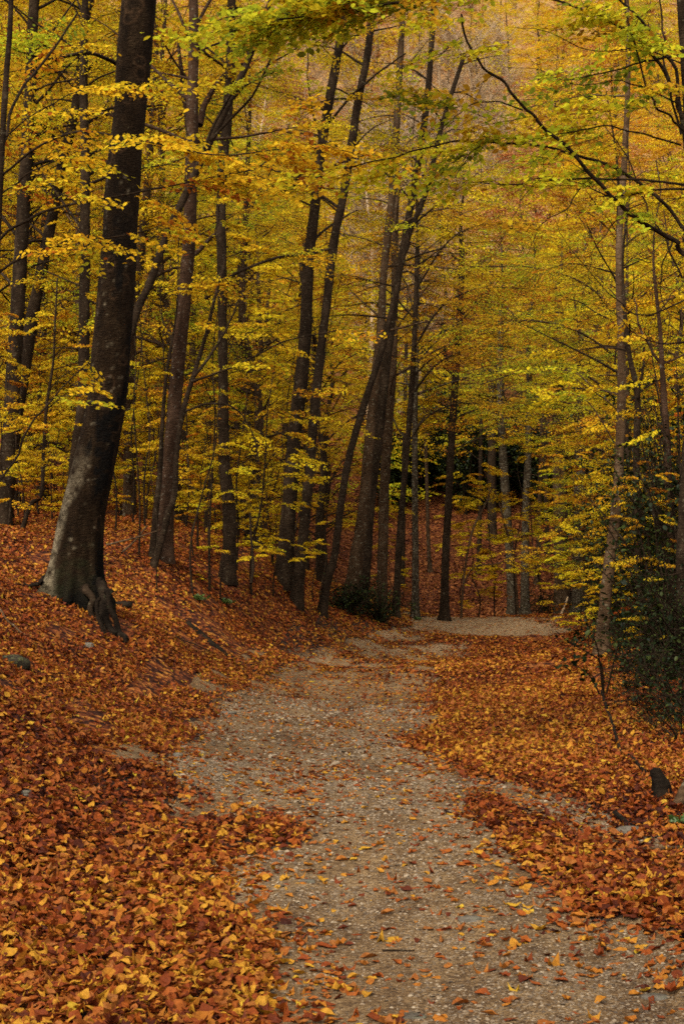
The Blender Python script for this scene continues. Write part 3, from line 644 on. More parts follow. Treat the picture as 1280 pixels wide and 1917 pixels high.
# ------------------------------------------------------------------ the trees one can name
away = lambda r, p0: (lambda a: a)(r.uniform(-.35, PI + .35))        # branches mostly to the sides and away from the path end
T = pixel_tree
T('beech_tree', 'near slim dark beech stem rising at the far left edge of the photo', 'tree', [(-40, 1240, 26), (-22, 900, 20), (-10, 600, 15), (0, 350, 13), (12, 150, 11), (22, -10, 10)], 14, bk_dark, m_yel, nb=0, seed=2, ns=12,
  limbs=[([(0, 330), (10, 245), (50, 155), (100, 90), (145, 25)], 14, 15, 7, 4, 8), ([(-8, 455), (50, 410), (145, 380), (220, 367), (310, 350), (380, 335), (470, 320)], 14, 13.2, 6, 2, 10, .35), ([(-15, 520), (65, 470), (165, 450), (260, 435), (320, 415)], 14, 14.5, 5, 1.5, 9),
         ([(-14, 385), (30, 340), (95, 305), (150, 280)], 14, 14, 4, 1.5, 7), ([(-30, 960), (30, 850), (70, 780), (120, 720), (170, 675)], 14, 14.6, 5, 2, 3, .5), ([(0, 330), (120, 250), (260, 262), (400, 290), (520, 280), (640, 262)], 14, 12, 5, 1.2, 17, .3), ([(5, 260), (100, 190), (190, 165), (260, 178)], 14, 13.4, 3, 1.2, 5, .4)])
T('beech_tree', 'dark upright beech at the left edge, leftmost behind the big leaning beech', 'tree', [(4, 985, 34), (15, 880, 30), (26, 700, 28), (38, 500, 27), (48, 330, 24), (58, 150, 22), (66, -10, 20)], 28, bk_dark, m_yel, nb=30, h0=.3, seed=3, spr=2.4, azf=away)
T('beech_tree', 'dark beech leaning right and crossing its upright neighbour at the left edge', 'tree', [(8, 975, 26), (28, 800, 26), (48, 680, 25), (60, 600, 24), (80, 500, 22), (117, 310, 20), (142, 200, 17), (158, 60, 14), (175, -20, 12)], 26.5, bk_dark, m_yel, nb=26, h0=.35, seed=4, azf=away)
T('beech_tree', 'narrow dark beech just left of the big leaning beech', 'tree', [(128, 1000, 22), (143, 850, 22), (156, 750, 22), (158, 600, 21), (160, 450, 20), (160, 300, 18), (157, 160, 16), (160, 20, 13)], 27, bk_dark, m_yel, nb=26, h0=.32, seed=5, azf=away)
T('beech_tree', 'thin crooked sapling stem with a bent foot at the left edge', 'sapling', [(40, 990, 7), (58, 945, 8), (78, 925, 8), (82, 850, 7), (88, 760, 6), (100, 680, 5), (104, 600, 4), (108, 520, 3)], 22, bk_dark, m_yel, top=4, nb=12, h0=.4, Lr=(.6, 1.3), seed=6, ns=8, ssc=(.5, .9))
T('beech_tree', 'tall slender reddish beech with a forked grey top, base cluster behind the left bank', 'tree', [(306, 1048, 34), (312, 960, 28), (322, 820, 26), (332, 700, 26), (345, 560, 26), (354, 450, 25), (358, 330, 24), (360, 230, 24), (362, 120, 20), (362, -10, 17)], 26, bk_red, m_yel, nb=22, h0=.45, seed=7, flr=.3, azf=away,
  limbs=[([(372, 235), (392, 180), (420, 140), (470, 110)], 26, 26.5, 14, 4, 3), ([(352, 240), (340, 130), (330, 60)], 26, 26, 10, 5, 2), ([(345, 500), (372, 470), (400, 440), (450, 415)], 26, 26.4, 12, 4, 4), ([(350, 150), (310, 85), (280, 60)], 26, 25, 5, 3, 3)])
T('beech_tree', 'dark twin stem hugging the foot of the reddish forked beech', 'tree', [(285, 1045, 13), (292, 960, 11), (300, 880, 10), (304, 800, 8), (312, 700, 6)], 24.5, bk_dark, m_yel, top=6.5, nb=10, h0=.5, Lr=(.6, 1.4), seed=8, ns=10)
T('beech_tree', 'thin curving sapling with a swept foot in front of the reddish beech', 'sapling', [(286, 1058, 12), (306, 1000, 11), (314, 965, 12), (327, 925, 11), (331, 850, 10), (342, 775, 10), (362, 705, 9), (385, 630, 7), (402, 560, 6), (422, 480, 5)], 20, bk_dark, m_yel, top=6.2, nb=6, h0=.6, Lr=(.6, 1.2), seed=9, ns=10, ssc=(.5, .8),
  limbs=[([(360, 715), (410, 697), (450, 680), (540, 637), (640, 617)], 20, 20.5, 5, 2, 6, .35), ([(350, 770), (385, 757), (430, 760), (468, 800), (486, 870)], 20, 20, 4.5, 2, 0), ([(366, 705), (400, 655), (425, 610), (448, 560)], 20, 20.3, 6, 3, 3)])
T('beech_tree', 'leaning dark stem crossing up to the right beside the big leaning beech', 'tree', [(150, 1050, 20), (178, 850, 18), (200, 760, 17), (224, 680, 16), (246, 622, 15), (262, 570, 15), (285, 520, 15), (312, 440, 14), (345, 370, 14), (380, 295, 14), (420, 210, 14), (462, 120, 12), (495, 30, 10), (520, -30, 9)], 21, bk_dark, m_lim, top=11, nb=7, h0=.7, Lr=(1, 2), seed=10,
  limbs=[([(376, 300), (420, 195), (452, 165), (520, 130)], 21, 20.5, 6, 3, 3), ([(372, 310), (352, 260), (345, 210)], 21, 21, 4, 2, 1), ([(395, 265), (470, 180), (520, 90), (560, 60)], 21, 20, 6, 3, 4)])
T('beech_tree', 'straight dark beech with a bend at its foot, right of the curving sapling', 'tree', [(424, 1085, 28), (430, 1020, 25), (428, 940, 25), (420, 870, 22), (419, 780, 19), (417, 640, 18), (415, 480, 18), (414, 390, 18), (418, 300, 19), (425, 230, 20), (431, 120, 18), (434, -10, 15)], 25, bk_dark, m_yel, nb=14, h0=.5, seed=11, azf=away,
  limbs=[([(384, 560), (430, 520), (480, 495), (530, 480), (570, 477), (620, 466)], 25, 25.5, 6, 5, 5)])
T('beech_tree', 'tall dark beech with a broad foot, left one of the centre pair', 'tree', [(532, 1098, 36), (537, 1000, 29), (545, 900, 27), (553, 800, 27), (565, 700, 25), (572, 620, 24), (577, 500, 22), (588, 400, 19), (600, 290, 18), (616, 190, 18), (634, 90, 16), (650, -10, 14)], 29, bk_dark, m_yel, nb=15, h0=.45, seed=12, azf=away,
  limbs=[([(598, 300), (560, 330), (530, 350)], 29, 28.5, 6, 3, 3), ([(600, 260), (580, 180), (575, 90)], 29, 28.6, 5, 2, 2), ([(606, 250), (640, 200), (690, 150), (760, 100)], 29, 28, 6, 3, 4)])
T('beech_tree', 'long dark slim beech leaning right, right one of the centre pair', 'tree', [(552, 1135, 24), (562, 1060, 20), (572, 960, 20), (580, 870, 19), (588, 770, 18), (598, 680, 17), (610, 580, 17), (625, 450, 17), (640, 380, 16), (655, 290, 16), (670, 190, 15), (688, 100, 14), (698, -10, 13)], 28, bk_dark, m_yel, nb=14, h0=.5, seed=13, azf=away)
T('beech_tree', 'slim dark stem leaning strongly right beside the centre pair', 'tree', [(602, 1148, 17), (612, 1090, 15), (626, 1040, 14), (640, 930, 14), (655, 850, 14), (685, 745, 13), (710, 670, 12), (738, 560, 11), (762, 450, 10), (800, 350, 10), (825, 240, 9), (866, 110, 8)], 30, bk_dark, m_yel, top=12, nb=14, h0=.5, Lr=(1, 2.4), seed=14)
T('beech_tree', 'brown leaning beech, left one of the pair by the dark shrub', 'tree', [(656, 1120, 28), (668, 1040, 26), (680, 960, 21), (690, 840, 20), (702, 720, 18), (713, 610, 16), (718, 510, 14), (735, 350, 15), (745, 180, 13), (755, 0, 11)], 34, bk_brown, m_yel, nb=15, h0=.42, seed=15, azf=away)
T('beech_tree', 'dark leaning beech, right one of the pair by the dark shrub', 'tree', [(676, 1135, 24), (684, 1050, 21), (692, 940, 20), (704, 850, 19), (718, 720, 18), (732, 610, 16), (748, 500, 13), (775, 350, 14), (800, 180, 12), (812, 0, 10)], 33, bk_dark, m_amb, nb=14, h0=.42, seed=16, azf=away)
T('beech_tree', 'grey mottled trunk just behind the leaning pair by the dark shrub', 'tree', [(715, 1100, 20), (718, 950, 19), (726, 800, 18), (734, 700, 16), (738, 560, 14), (740, 400, 12)], 42, bk_brown, m_amb, nb=14, h0=.42, seed=17)
T('beech_tree', 'thin grey upright trunk left of the dark footed one at the path crest', 'tree', [(777, 1158, 14), (777, 1000, 12), (776, 850, 11), (778, 700, 10), (782, 520, 9)], 45, bk_grey, m_yel, top=15, nb=36, h0=.36, Lr=(1.4, 3.8), seed=18, spr=3, azf=away)
T('beech_tree', 'slim trunk with a blackened foot standing at the path crest', 'tree', [(831, 1162, 17), (833, 1060, 15), (838, 960, 14), (843, 860, 14), (850, 740, 14), (858, 620, 13), (864, 480, 11)], 46, bk_dark, m_yel, nb=36, h0=.36, seed=19, spr=3, azf=away)
T('dead_sapling', 'pale thin dead stem with a bare forked side branch behind the path crest', 'sapling', [(862, 1158, 4), (866, 1100, 4), (872, 1050, 4), (885, 990, 4), (905, 950, 3), (925, 900, 2)], 47, bk_tawny, None, top=4, nb=0, seed=20, ns=6,
  limbs=[([(868, 1090), (890, 1060), (930, 1055), (985, 1035)], 47, 47, 3, 1.5, 0)])
T('beech_tree', 'tall mottled grey trunk left of the pale one, right of the path crest', 'tree', [(960, 1152, 22), (957, 1080, 18), (951, 1000, 17), (944, 900, 16), (938, 800, 15), (936, 700, 14), (936, 600, 12)], 49, bk_grey, m_lim, nb=30, h0=.44, seed=21, spr=3)
T('beech_tree', 'pale streaked trunk between the mottled grey trunk and the big clustered trunks', 'tree', [(983, 1152, 17), (982, 1050, 15), (984, 950, 14), (988, 850, 13), (990, 700, 12)], 49, bk_grey, m_lim, nb=30, h0=.44, seed=22, spr=3)
T('beech_tree', 'dark thick trunk deep in shade beyond the red leafy slope', 'tree', [(921, 1010, 17), (920, 900, 16), (921, 760, 15), (922, 640, 13)], 68, bk_dark, m_yel, nb=20, h0=.5, seed=23)
T('beech_tree', 'thick dark brown trunk, left one of the cluster behind the leafy mound', 'tree', [(1054, 1148, 34), (1051, 1070, 29), (1049, 980, 28), (1046, 880, 26), (1044, 750, 22), (1046, 600, 18)], 46.5, bk_brown, m_yel, nb=26, h0=.46, seed=24, spr=3)
T('beech_tree', 'pale lichen covered trunk with knots, right one of the cluster behind the leafy mound', 'tree', [(1084, 1148, 30), (1084, 1080, 25), (1083, 1000, 24), (1085, 930, 23), (1084, 850, 20), (1082, 700, 17)], 46, bk_grey, m_lim, nb=26, h0=.46, seed=25, spr=3)
T('beech_tree', 'thin brown trunk half hidden behind the leaning path side tree on the right', 'tree', [(1150, 1150, 14), (1155, 1050, 13), (1160, 950, 12), (1165, 800, 11), (1170, 600, 9)], 37, bk_brown, m_lim, nb=24, h0=.4, seed=26, lsc=(1.0, 1.9), lbank=SP,
  limbs=[([(1163, 820), (1100, 770), (1030, 750), (950, 765)], 37, 36, 5, 2, 18, .25), ([(1166, 760), (1090, 700), (1000, 690), (900, 720)], 37, 35, 5, 2, 28, .25), ([(1167, 680), (1080, 620), (980, 600), (880, 620)], 37, 36, 5, 2, 26, .25), ([(1168, 600), (1090, 530), (990, 500), (880, 500)], 37, 36, 5, 2, 24, .25)])
T('beech_tree', 'slim lime and amber beech spreading level boughs over the path bend', 'tree', [(742, 1120, 13), (748, 1000, 12), (758, 880, 11), (768, 760, 11), (775, 640, 10), (780, 480, 8)], 41, bk_dark, m_amb, nb=22, h0=.45, seed=41, lsc=(1.0, 1.9), lbank=SP, azf=away,
  limbs=[([(762, 830), (800, 780), (860, 755), (930, 765)], 41, 40, 4, 2, 11, .25), ([(768, 740), (820, 680), (890, 650), (960, 650)], 41, 40, 5, 2, 24, .25), ([(774, 650), (830, 570), (900, 540), (980, 540)], 41, 40, 5, 2, 24, .25), ([(776, 600), (720, 540), (660, 520), (620, 520)], 41, 40, 4, 2, 14, .3), ([(778, 540), (840, 450), (910, 420), (1000, 420)], 41, 40, 4, 2, 22, .25)])
T('beech_tree', 'slender brown beech leaning out beside the path on the right, pale where it narrows', 'tree', [(1124, 1226, 28), (1130, 1150, 22), (1137, 1080, 22), (1147, 1000, 20), (1155, 920, 18), (1160, 820, 17), (1163, 720, 17), (1161, 620, 14), (1158, 540, 13), (1158, 470, 13), (1161, 400, 12), (1168, 300, 12), (1173, 200, 11), (1175, 100, 9), (1172, -10, 8)], 22, bk_tawny, m_yel, top=12, nb=7, h0=.7, Lr=(1, 2.2), seed=27, azf=away, flr=.5,
  limbs=[([(1160, 740), (1110, 725), (1080, 700), (1040, 690)], 22, 22.5, 3, 1.5, 3), ([(1158, 770), (1120, 740), (1090, 720), (1050, 700), (1025, 697)], 22, 21, 3, 1.2, 3), ([(1150, 830), (1090, 745), (1020, 735)], 22, 22, 3, 1.2, 3)])
T('beech_tree', 'dark stem with a curved foot in the evergreen undergrowth on the right', 'tree', [(1212, 1228, 20), (1203, 1150, 15), (1196, 1060, 14), (1192, 960, 14), (1190, 850, 13), (1192, 740, 12), (1178, 670, 10), (1170, 600, 8)], 20, bk_dark, m_yel, top=7.5, nb=7, h0=.5, Lr=(.5, 1.2), seed=28, ssc=(.5, .9), azf=away,
  limbs=[([(1192, 745), (1198, 700), (1206, 650)], 20, 20, 6, 4, 2)])
T('beech_tree', 'reddish slim tree near the right edge, forking above the evergreen leaves', 'tree', [(1268, 1230, 18), (1260, 1100, 16), (1252, 980, 15), (1249, 850, 14), (1243, 760, 12), (1238, 680, 10), (1234, 610, 8), (1226, 540, 6), (1222, 480, 4)], 18, bk_red, m_yel, top=6.5, nb=5, h0=.5, Lr=(.6, 1.2), seed=29, ssc=(.5, .8), azf=away, flr=.4,
  limbs=[([(1234, 680), (1210, 640), (1195, 600), (1185, 560)], 18, 18, 6, 3, 2), ([(1252, 860), (1235, 800), (1232, 790)], 18, 18, 4, 2, 1)])
T('beech_tree', 'dark trunk filling the lower right edge among evergreen leaves', 'tree', [(1284, 1262, 40), (1282, 1150, 34), (1280, 1040, 30), (1286, 900, 27), (1298, 760, 24), (1320, 600, 22), (1350, 400, 20)], 16, bk_dark, m_yel, top=9, nb=8, h0=.75, Lr=(1, 2.5), seed=30)
for i, (px, d, w_, tp) in enumerate([(752, 60, 9, 2), (805, 64, 7, -4), (895, 63, 8, 2), (1004, 60, 9, 4), (1026, 66, 9, -3)]):
    T('slim_tree', 'slim shaded trunk among several beyond the path bend', 'tree', [(px, 1120 - (d - 56) * 6, w_ * 1.2), (px + tp, 1000, w_), (px + tp * 2, 850, w_ * .9), (px + tp * 4, 650, w_ * .7)], d, [bk_dark, bk_brown][i % 2], [m_yel, m_amb][i % 2], top=13, nb=16, h0=.38, Lr=(1.2, 3), seed=60 + i, ns=8, group='slim trunks beyond the path bend', bank=SPL, ssc=(1.2, 2.0))
# near tree beyond the right edge whose boughs hang across the picture
A_ = [(1320, 520), (1282, 480), (1260, 450), (1205, 420), (1160, 380), (1110, 330), (1070, 285), (1020, 240), (980, 200), (940, 155), (900, 120), (875, 70), (860, 25)]
B_ = [(1326, 500), (1300, 450), (1280, 430), (1240, 380), (1195, 340), (1140, 308), (1090, 295), (1050, 282), (1000, 272), (920, 268), (855, 265), (805, 275), (730, 295), (640, 315)]
T('beech_tree', 'near dark tree at the right edge with long bare boughs arching across the picture', 'tree', [(1390, 1500, 60), (1370, 1100, 50), (1352, 800, 42), (1326, 520, 32), (1298, 350, 24), (1284, 150, 18), (1272, -20, 14)], 11.5, bk_dark, m_lim, top=8, nb=0, seed=31, ns=18,
  limbs=[(A_, 11.5, 10.8, 10, 4, 5, .6), (B_, 11.6, 11.2, 8, 2.5, 8, .6), ([(1290, 345), (1190, 336), (1090, 334), (1030, 338), (970, 345), (905, 342)], 11.5, 11, 5, 2, 3), ([(1292, 352), (1220, 356), (1160, 366), (1120, 369)], 11.4, 11, 5, 2, 2),
         ([(1290, 300), (1278, 225), (1260, 170), (1225, 110), (1180, 60), (1100, 20), (1020, -5)], 11.5, 11.3, 9, 4, 6, .5), ([(1285, 280), (1262, 130), (1230, 80), (1190, 30), (1150, -15)], 11.5, 11.2, 8, 4, 4), ([(1276, 250), (1250, 150), (1240, 70), (1232, -5)], 11.5, 11.5, 5, 3, 2),
         ([(1288, 250), (1250, 215), (1215, 180), (1180, 60), (1170, -5)], 11.4, 11, 5, 3, 2), ([(1290, 100), (1240, 108), (1190, 118), (1120, 140), (1060, 150)], 11.4, 11, 5, 2, 3),
         ([(1282, 120), (1200, 90), (1110, 95), (1020, 60), (960, 50)], 11.5, 10.8, 3, .8, 0), ([(1284, 200), (1210, 165), (1150, 150), (1080, 160), (1010, 130), (950, 125)], 11.5, 11, 3, .8, 0), ([(1180, 390), (1130, 440), (1100, 500), (1110, 570)], 11.3, 11.2, 2.5, .8, 0), ([(1260, 450), (1235, 520), (1250, 600), (1240, 660)], 11.5, 11.5, 3, 1, 0),
          ([(1284, 560), (1210, 590), (1150, 560), (1070, 470), (1040, 410)], 11.6, 11.5, 3.5, .8, 0), ([(1286, 640), (1220, 640), (1150, 590), (1090, 520)], 11.6, 11.4, 3, .8, 0), ([(1050, 282), (1010, 330), (960, 400), (930, 470), (925, 520)], 11.2, 11, 2, .7, 0), ([(900, 270), (870, 300), (850, 350), (860, 400)], 11, 11, 1.8, .6, 0), ([(1110, 330), (1060, 300), (1000, 300), (940, 330)], 11, 10.8, 2, .6, 0),
         ([(1275, 270), (1200, 250), (1130, 235), (1060, 250), (990, 262)], 11.5, 11, 4, 1.5, 4), ([(1150, 372), (1090, 345), (1040, 330)], 11.3, 11, 3, 1, 1), ([(1278, 520), (1240, 440), (1200, 370), (1170, 290), (1120, 215)], 11.5, 11.5, 4, 1.5, 3),
         ([(1090, 345), (1060, 390), (1010, 420), (985, 480)], 11.2, 11, 3, 1, 1), ([(980, 205), (930, 190), (880, 195), (840, 230), (810, 270)], 11, 11, 3, 1, 2), ([(1275, -30), (1100, -40), (900, -20), (760, 5), (640, 20), (520, 35)], 11, 9.5, 8, 3, 34, .3),
         ([(1275, -60), (1000, -70), (800, -40), (600, 10), (430, 60)], 11, 9.8, 8, 3, 24, .4)])
# ------------------------------------------------------------------ prototypes for the rest of the wood
def copy_tree(e, loc, rz, s, label=None, group=None):
    c = e.copy(); C.objects.link(c); c.location = loc; c.rotation_euler = (0, 0, rz); c.scale = (s, s, s)
    if label: c['label'] = label
    if group: c['group'] = group
    for ch in e.children:
        k = ch.copy(); C.objects.link(k); k.parent = c
    return c
def proto(name, label, cat, group, H, r0, nb, h0, Lr, bark, leafm, bank, seed, spr=2.2, ssc=(.9, 1.5), bare=.1, twigs=True, elev=(.15, .8), lscale=1., lean=.05, ns=9, nsb=4):
    r = np.random.default_rng(seed); k = 7
    P = np.array([(lean * H * (i / k) ** 1.5 * math.cos(seed) + r.normal(0, .01 * H) * (i > 0), lean * H * (i / k) ** 1.5 * math.sin(seed) + r.normal(0, .01 * H) * (i > 0), H * i / k - .15 * (i == 0)) for i in range(k + 1)])
    Pc = catmull(P, 5); Rc = r0 * (1 - np.linspace(0, 1, len(Pc)) ** 1.2 * .93)
    wood, leaf = M(), M(); tube(wood, Pc, Rc, ns, rough=.08, seed=seed, lobes=flare(Pc, Rc, ns, 4, .5, seed))
    grow(wood, leaf, Pc, Rc, nb, h0, Lr, bank, r, spr, ssc=ssc, bare=bare, twigs=twigs, elev=elev, lscale=lscale, nsb=nsb)
    e = thing(name, label, cat, (0, 0, 0), group); wood.build('trunk', bark, e)
    if leaf.n: leaf.build('crown', leafm, e, smooth=False)
    return e
class Pool:
    def __init__(s, protos): s.p = protos; s.used = set(); s.c = 0
    def place(s, i, x, y, sc_=1., rz=None, label=None, group=None):
        i = i % len(s.p); e = s.p[i]; z = h1(x, y) - .05; rz = rng.uniform(0, 6.28) if rz is None else rz
        if i not in s.used:
            s.used.add(i); e.location = (x, y, z); e.rotation_euler = (0, 0, rz); e.scale = (sc_,) * 3
            if label: e['label'] = label
            if group: e['group'] = group
            return e
        return copy_tree(e, (x, y, z), rz, sc_, label, group)
GM = 'yellow beeches in the stand behind the banks'
mid = Pool([proto('beech_tree', 'yellow leaved beech in the dense stand behind the banks', 'tree', GM, 15, .15, 44, .10, (1.6, 4.0), [bk_dark, bk_brown][i % 2], [m_yel, m_yel, m_amb, m_lim, m_yel][i], SP, 100 + i, spr=2.2) for i in range(5)])
GS = 'thin leafy saplings on the left bank'
sap = Pool([proto('sapling', 'thin leafy beech sapling growing on the left bank', 'sapling', GS, 4.2 + i * .6, .022, 17, .15, (.5, 1.4), bk_dark, [m_yel, m_amb, m_yel][i], SP, 200 + i, spr=3, ssc=(.45, .9), lean=.12, ns=6) for i in range(3)])
GH = 'autumn trees covering the far hillside'
far = Pool([proto('hillside_tree', 'yellow and orange tree among many on the far hillside', 'tree', GH, 14, .17, 48, .10, (2.2, 4.6), bk_brown, [m_yel, m_amb, m_yel, m_rus, m_lim][i], SPL, 300 + i, spr=2.0, ssc=(1.6, 2.6), twigs=False, lscale=1.35) for i in range(5)])
GB = 'bare pale trees high on the far hillside'
def bare_tree(seed):
    r = np.random.default_rng(seed); wood = M(); H = 15
    P = catmull(np.array([(0, 0, -.2), (.2, .1, 4), (r.normal(0, .5), .3, 9), (r.normal(0, .8), 0, H)]), 6); R = np.linspace(.2, .03, len(P)); tube(wood, P, R, 8)
    for i in range(26):
        f = r.uniform(.25, .97); p0 = np.array([np.interp(f, np.linspace(0, 1, len(P)), P[:, k]) for k in range(3)]); az = r.uniform(0, 6.28); L = r.uniform(1.5, 3.5)
        d = np.array([math.cos(az) * .7, math.sin(az) * .7, .7]); Q = catmull([p0, p0 + d * L * .5, p0 + d * L + (0, 0, .3)], 3); tube(wood, Q, np.linspace(.045, .015, len(Q)), 4, cap=False)
        for k in range(14):
            q = Q[r.integers(1, len(Q))]; a2 = az + r.normal(0, .9); dd = np.array([math.cos(a2) * .8, math.sin(a2) * .8, r.uniform(.1, 1)]) * r.uniform(.6, 1.4)
            tube(wood, [q, q + dd * .5 + r.normal(0, .05, 3), q + dd], [.024, .018, .010], 3, cap=False)
            for _ in range(2): e_ = q + dd * r.uniform(.3, .9); tube(wood, [e_, e_ + r.normal(0, .25, 3), e_ + r.normal(0, .4, 3) + (0, 0, .2)], [.018, .014, .008], 3, cap=False)
    e = thing('bare_tree', 'leafless pale twigged tree high on the far hillside', 'tree', (0, 0, 0), GB); wood.build('trunk', bk_twig, e); return e
bar = Pool([bare_tree(400 + i) for i in range(3)])
# stand behind the left bank and right side
def spread(cnt, f, mind, seed):
    r = np.random.default_rng(seed); out = []; tries = 0
    while len(out) < cnt and tries < 20000:
        tries += 1; p = f(r)
        if p is None: continue
        if all((p[0] - q[0]) ** 2 + (p[1] - q[1]) ** 2 > mind ** 2 for q in out): out.append(p)
    return out
def fl(r):
    y = r.uniform(31, 58); x = r.uniform(-.27 * y - 1.5, 0)
    px = CX + F * x / y
    if px > 690 or (px > 560 and y < 44): return None
    return x, y
for i, (x, y) in enumerate(spread(34, fl, 1.9, 1)): mid.place(i, x, y, rng.uniform(.75, 1.1))
def fr(r):
    y = r.uniform(27, 60); x = r.uniform(3, .27 * y + 2); px = CX + F * x / y
    if px < 1090 or (px < 1110 and y < 50): return None
    return x, y
for i, (x, y) in enumerate(spread(16, fr, 2.2, 2)): mid.place(i + 2, x, y, rng.uniform(.7, 1.0))
def fs(r):
    y = r.uniform(24, 40); x = r.uniform(-.25 * y, -.4); px = CX + F * x / y
    if px > 520 or (px > 430 and y < 26): return None
    if px < 330 and px > 60 and y < 27: return None
    return x, y
for i, (x, y) in enumerate(spread(40, fs, 1.0, 3)): sap.place(i, x, y, rng.uniform(.6, 1.15))
GT = 'thin nearly bare stems on the left bank'
thin = Pool([proto('thin_sapling', 'thin dark nearly bare stem rising from the left bank', 'sapling', GT, 5.0 + i, .020, 16, .25, (.5, 1.3), bk_dark, m_yel, SP, 220 + i, spr=1.2, ssc=(.35, .6), bare=.85, lean=.16, ns=6) for i in range(3)])
def ft(r):
    px = r.uniform(215, 640); y = r.uniform(20, 33)
    return None if (px > 440 and y < 27) or (px > 560 and y < 30) else ((px - CX) / F * y, y)
for i, (x, y) in enumerate(spread(24, ft, .45, 12)): thin.place(i, x, y, rng.uniform(.6, 1.1))
GR = 'saplings with yellow leaves on the right side and beyond the crest'
for i, (px, d, s) in enumerate([(1105, 30, .9), (1200, 24, .8), (1215, 26, 1.0), (1245, 23, .9), (1275, 22, 1.0), (1190, 34, 1.0), (1230, 32, 1.2), (1010, 47.5, 1.25), (925, 48, 1.2), (893, 49, 1.1), (965, 47, 1.3), (1120, 50, 1.1), (735, 48, .8), (860, 58, 1.0), (1235, 20, .5), (1265, 19, .6), (1230, 24, .8), (1100, 27, .6), (1255, 17, .55), (1275, 19.5, .9), (1185, 28, .8), (1090, 40, 1.0)]):
    sap.place(i + 1, (px - CX) / F * d, d, s, label='thin leafy sapling on the right side or beyond the crest', group=GR)
def ff(r):
    y = 62 + 130 * r.random() ** 1.0; x = r.uniform(-.29 * y, .29 * y); px = CX + F * x / y
    if 700 < px < 1100 and y < 89: return None
    return x, y
def mix_far(px, y):   # bare woods high in the middle
    return 470 < px < 1000 and y > 112
for i, (x, y) in enumerate(spread(240, ff, 3.6, 4)):
    px = CX + F * x / y
    if mix_far(px, y) and rng.random() < .42: bar.place(i, x, y, rng.uniform(.8, 1.15))
    elif mix_far(px, y): far.place([3, 1, 0][i % 3], x, y, rng.uniform(.7, 1))
    else: far.place([0, 1, 2, 4, 0, 1, 2, 3][i % 8], x, y, rng.uniform(.8, 1.15))
for i, (px, d) in enumerate([(748, 92), (760, 95), (790, 90), (690, 88), (805, 97), (712, 98)]):
    bar.place(i, (px - CX) / F * d, d, 1.25, label='tall pale grey trunk rising on the hillside behind the centre trees', group='pale trunks on the hillside behind the centre trees')
ovr = proto('unseen_shade_beech', 'unseen tall beech added beside the viewpoint to shade the near path', 'tree', 'unseen tall beeches added for foreground shade', 17, .2, 34, .48, (2.2, 4.4), bk_dark, m_yel, SP, 777, spr=2.0, ssc=(1.1, 1.8))
pv = Pool([ovr])
for x, y, s in ((-6.5, 1.5, 1), (-4.5, -6, 1.05), (5.5, -1.5, 1), (-11, -4, 1.1), (1.5, -11, 1)): pv.place(0, x, y, s)  # unseen trees around the camera, added to throw patchy shade on the foreground
# ------------------------------------------------------------------ evergreens
def evergreen(name, label, cat, group, seed, H, Rad, nst, nl, ls, bare_low=.0):
    r = np.random.default_rng(seed); wood, leaf = M(), M(); Ps = []
    for i in range(nst):
        az = r.uniform(0, 6.28); rr_ = Rad * r.uniform(.2, 1) ** .7; hh = H * r.uniform(.5, 1) * (1 - .35 * (rr_ / Rad) ** 2)
        Q = catmull([(r.normal(0, .05), r.normal(0, .05), -.05), (math.cos(az) * rr_ * .4, math.sin(az) * rr_ * .4, hh * .55), (math.cos(az) * rr_, math.sin(az) * rr_, hh)], 5)
        tube(wood, Q, np.linspace(.012 + .004 * H, .004, len(Q)), 5, cap=False)
        for k in range(5):
            j = r.integers(max(1, int(len(Q) * bare_low)), len(Q)); d = r.normal(0, 1, 3) * (.28 + .04 * H) * (1, 1, .45); e_ = Q[j] + d
            tube(wood, [Q[j], (Q[j] + e_) / 2 + (0, 0, .03), e_], [.006, .005, .003], 3, cap=False)
            t_ = r.uniform(0.1, 1.1, nl)[:, None]; Ps.append(Q[j] * (1 - t_) + e_ * t_ + r.normal(0, .045 + .01 * H, (nl, 3)))
    P = np.concatenate(Ps); n_ = len(P); R = rotm(r.uniform(0, 6.28, n_), r.normal(.35, .5, n_), r.normal(0, .5, n_))
    stamp(leaf, HEX, FX, P, R, ls * r.uniform(.6, 1.2, n_), r.random(n_))
    e = thing(name, label, cat, (0, 0, 0), group); wood.build('stem', bk_dark, e); leaf.build('foliage', m_hol, e, smooth=False); return e
ev = Pool([evergreen('evergreen_shrub', 'dark glossy evergreen shrub in the undergrowth on the right edge', 'shrub', 'dark evergreen shrubs on the right edge', 500 + i, 1.0, .8, 10, 8, .056) for i in range(3)])
for i, (px, d, s) in enumerate([(1178, 16.5, .5), (1215, 15.5, .7), (1262, 14.5, .8), (1295, 13.2, .9), (1205, 19, .9), (1250, 18, 1.2), (1165, 23.5, .5), (1290, 16, 1.4), (1300, 19, 1.6), (1230, 13.6, .5), (1200, 14.6, .35), (1270, 12.6, .5), (1180, 18, .8), (1240, 16.5, 1.0)]):
    ev.place(i, (px - CX) / F * d, d, s)
et = Pool([evergreen('evergreen_tree', 'dark leaved evergreen rising behind the right hand trees', 'tree', 'dark evergreens rising behind the right hand trees', 520 + i, 5.5, 1.5, 26, 20, .08, .15) for i in range(2)])
for i, (px, d, s) in enumerate([(1215, 24, .72), (1245, 22, .78), (1290, 19, .8), (1140, 31, .7), (1120, 38, .8), (1200, 30, .9), (1270, 27, 1.0), (1180, 27, .75), (1262, 16, .35), (1282, 17.5, .85), (1235, 18.5, .7), (1272, 22, .95)]):
    et.place(i, (px - CX) / F * d, d, s)
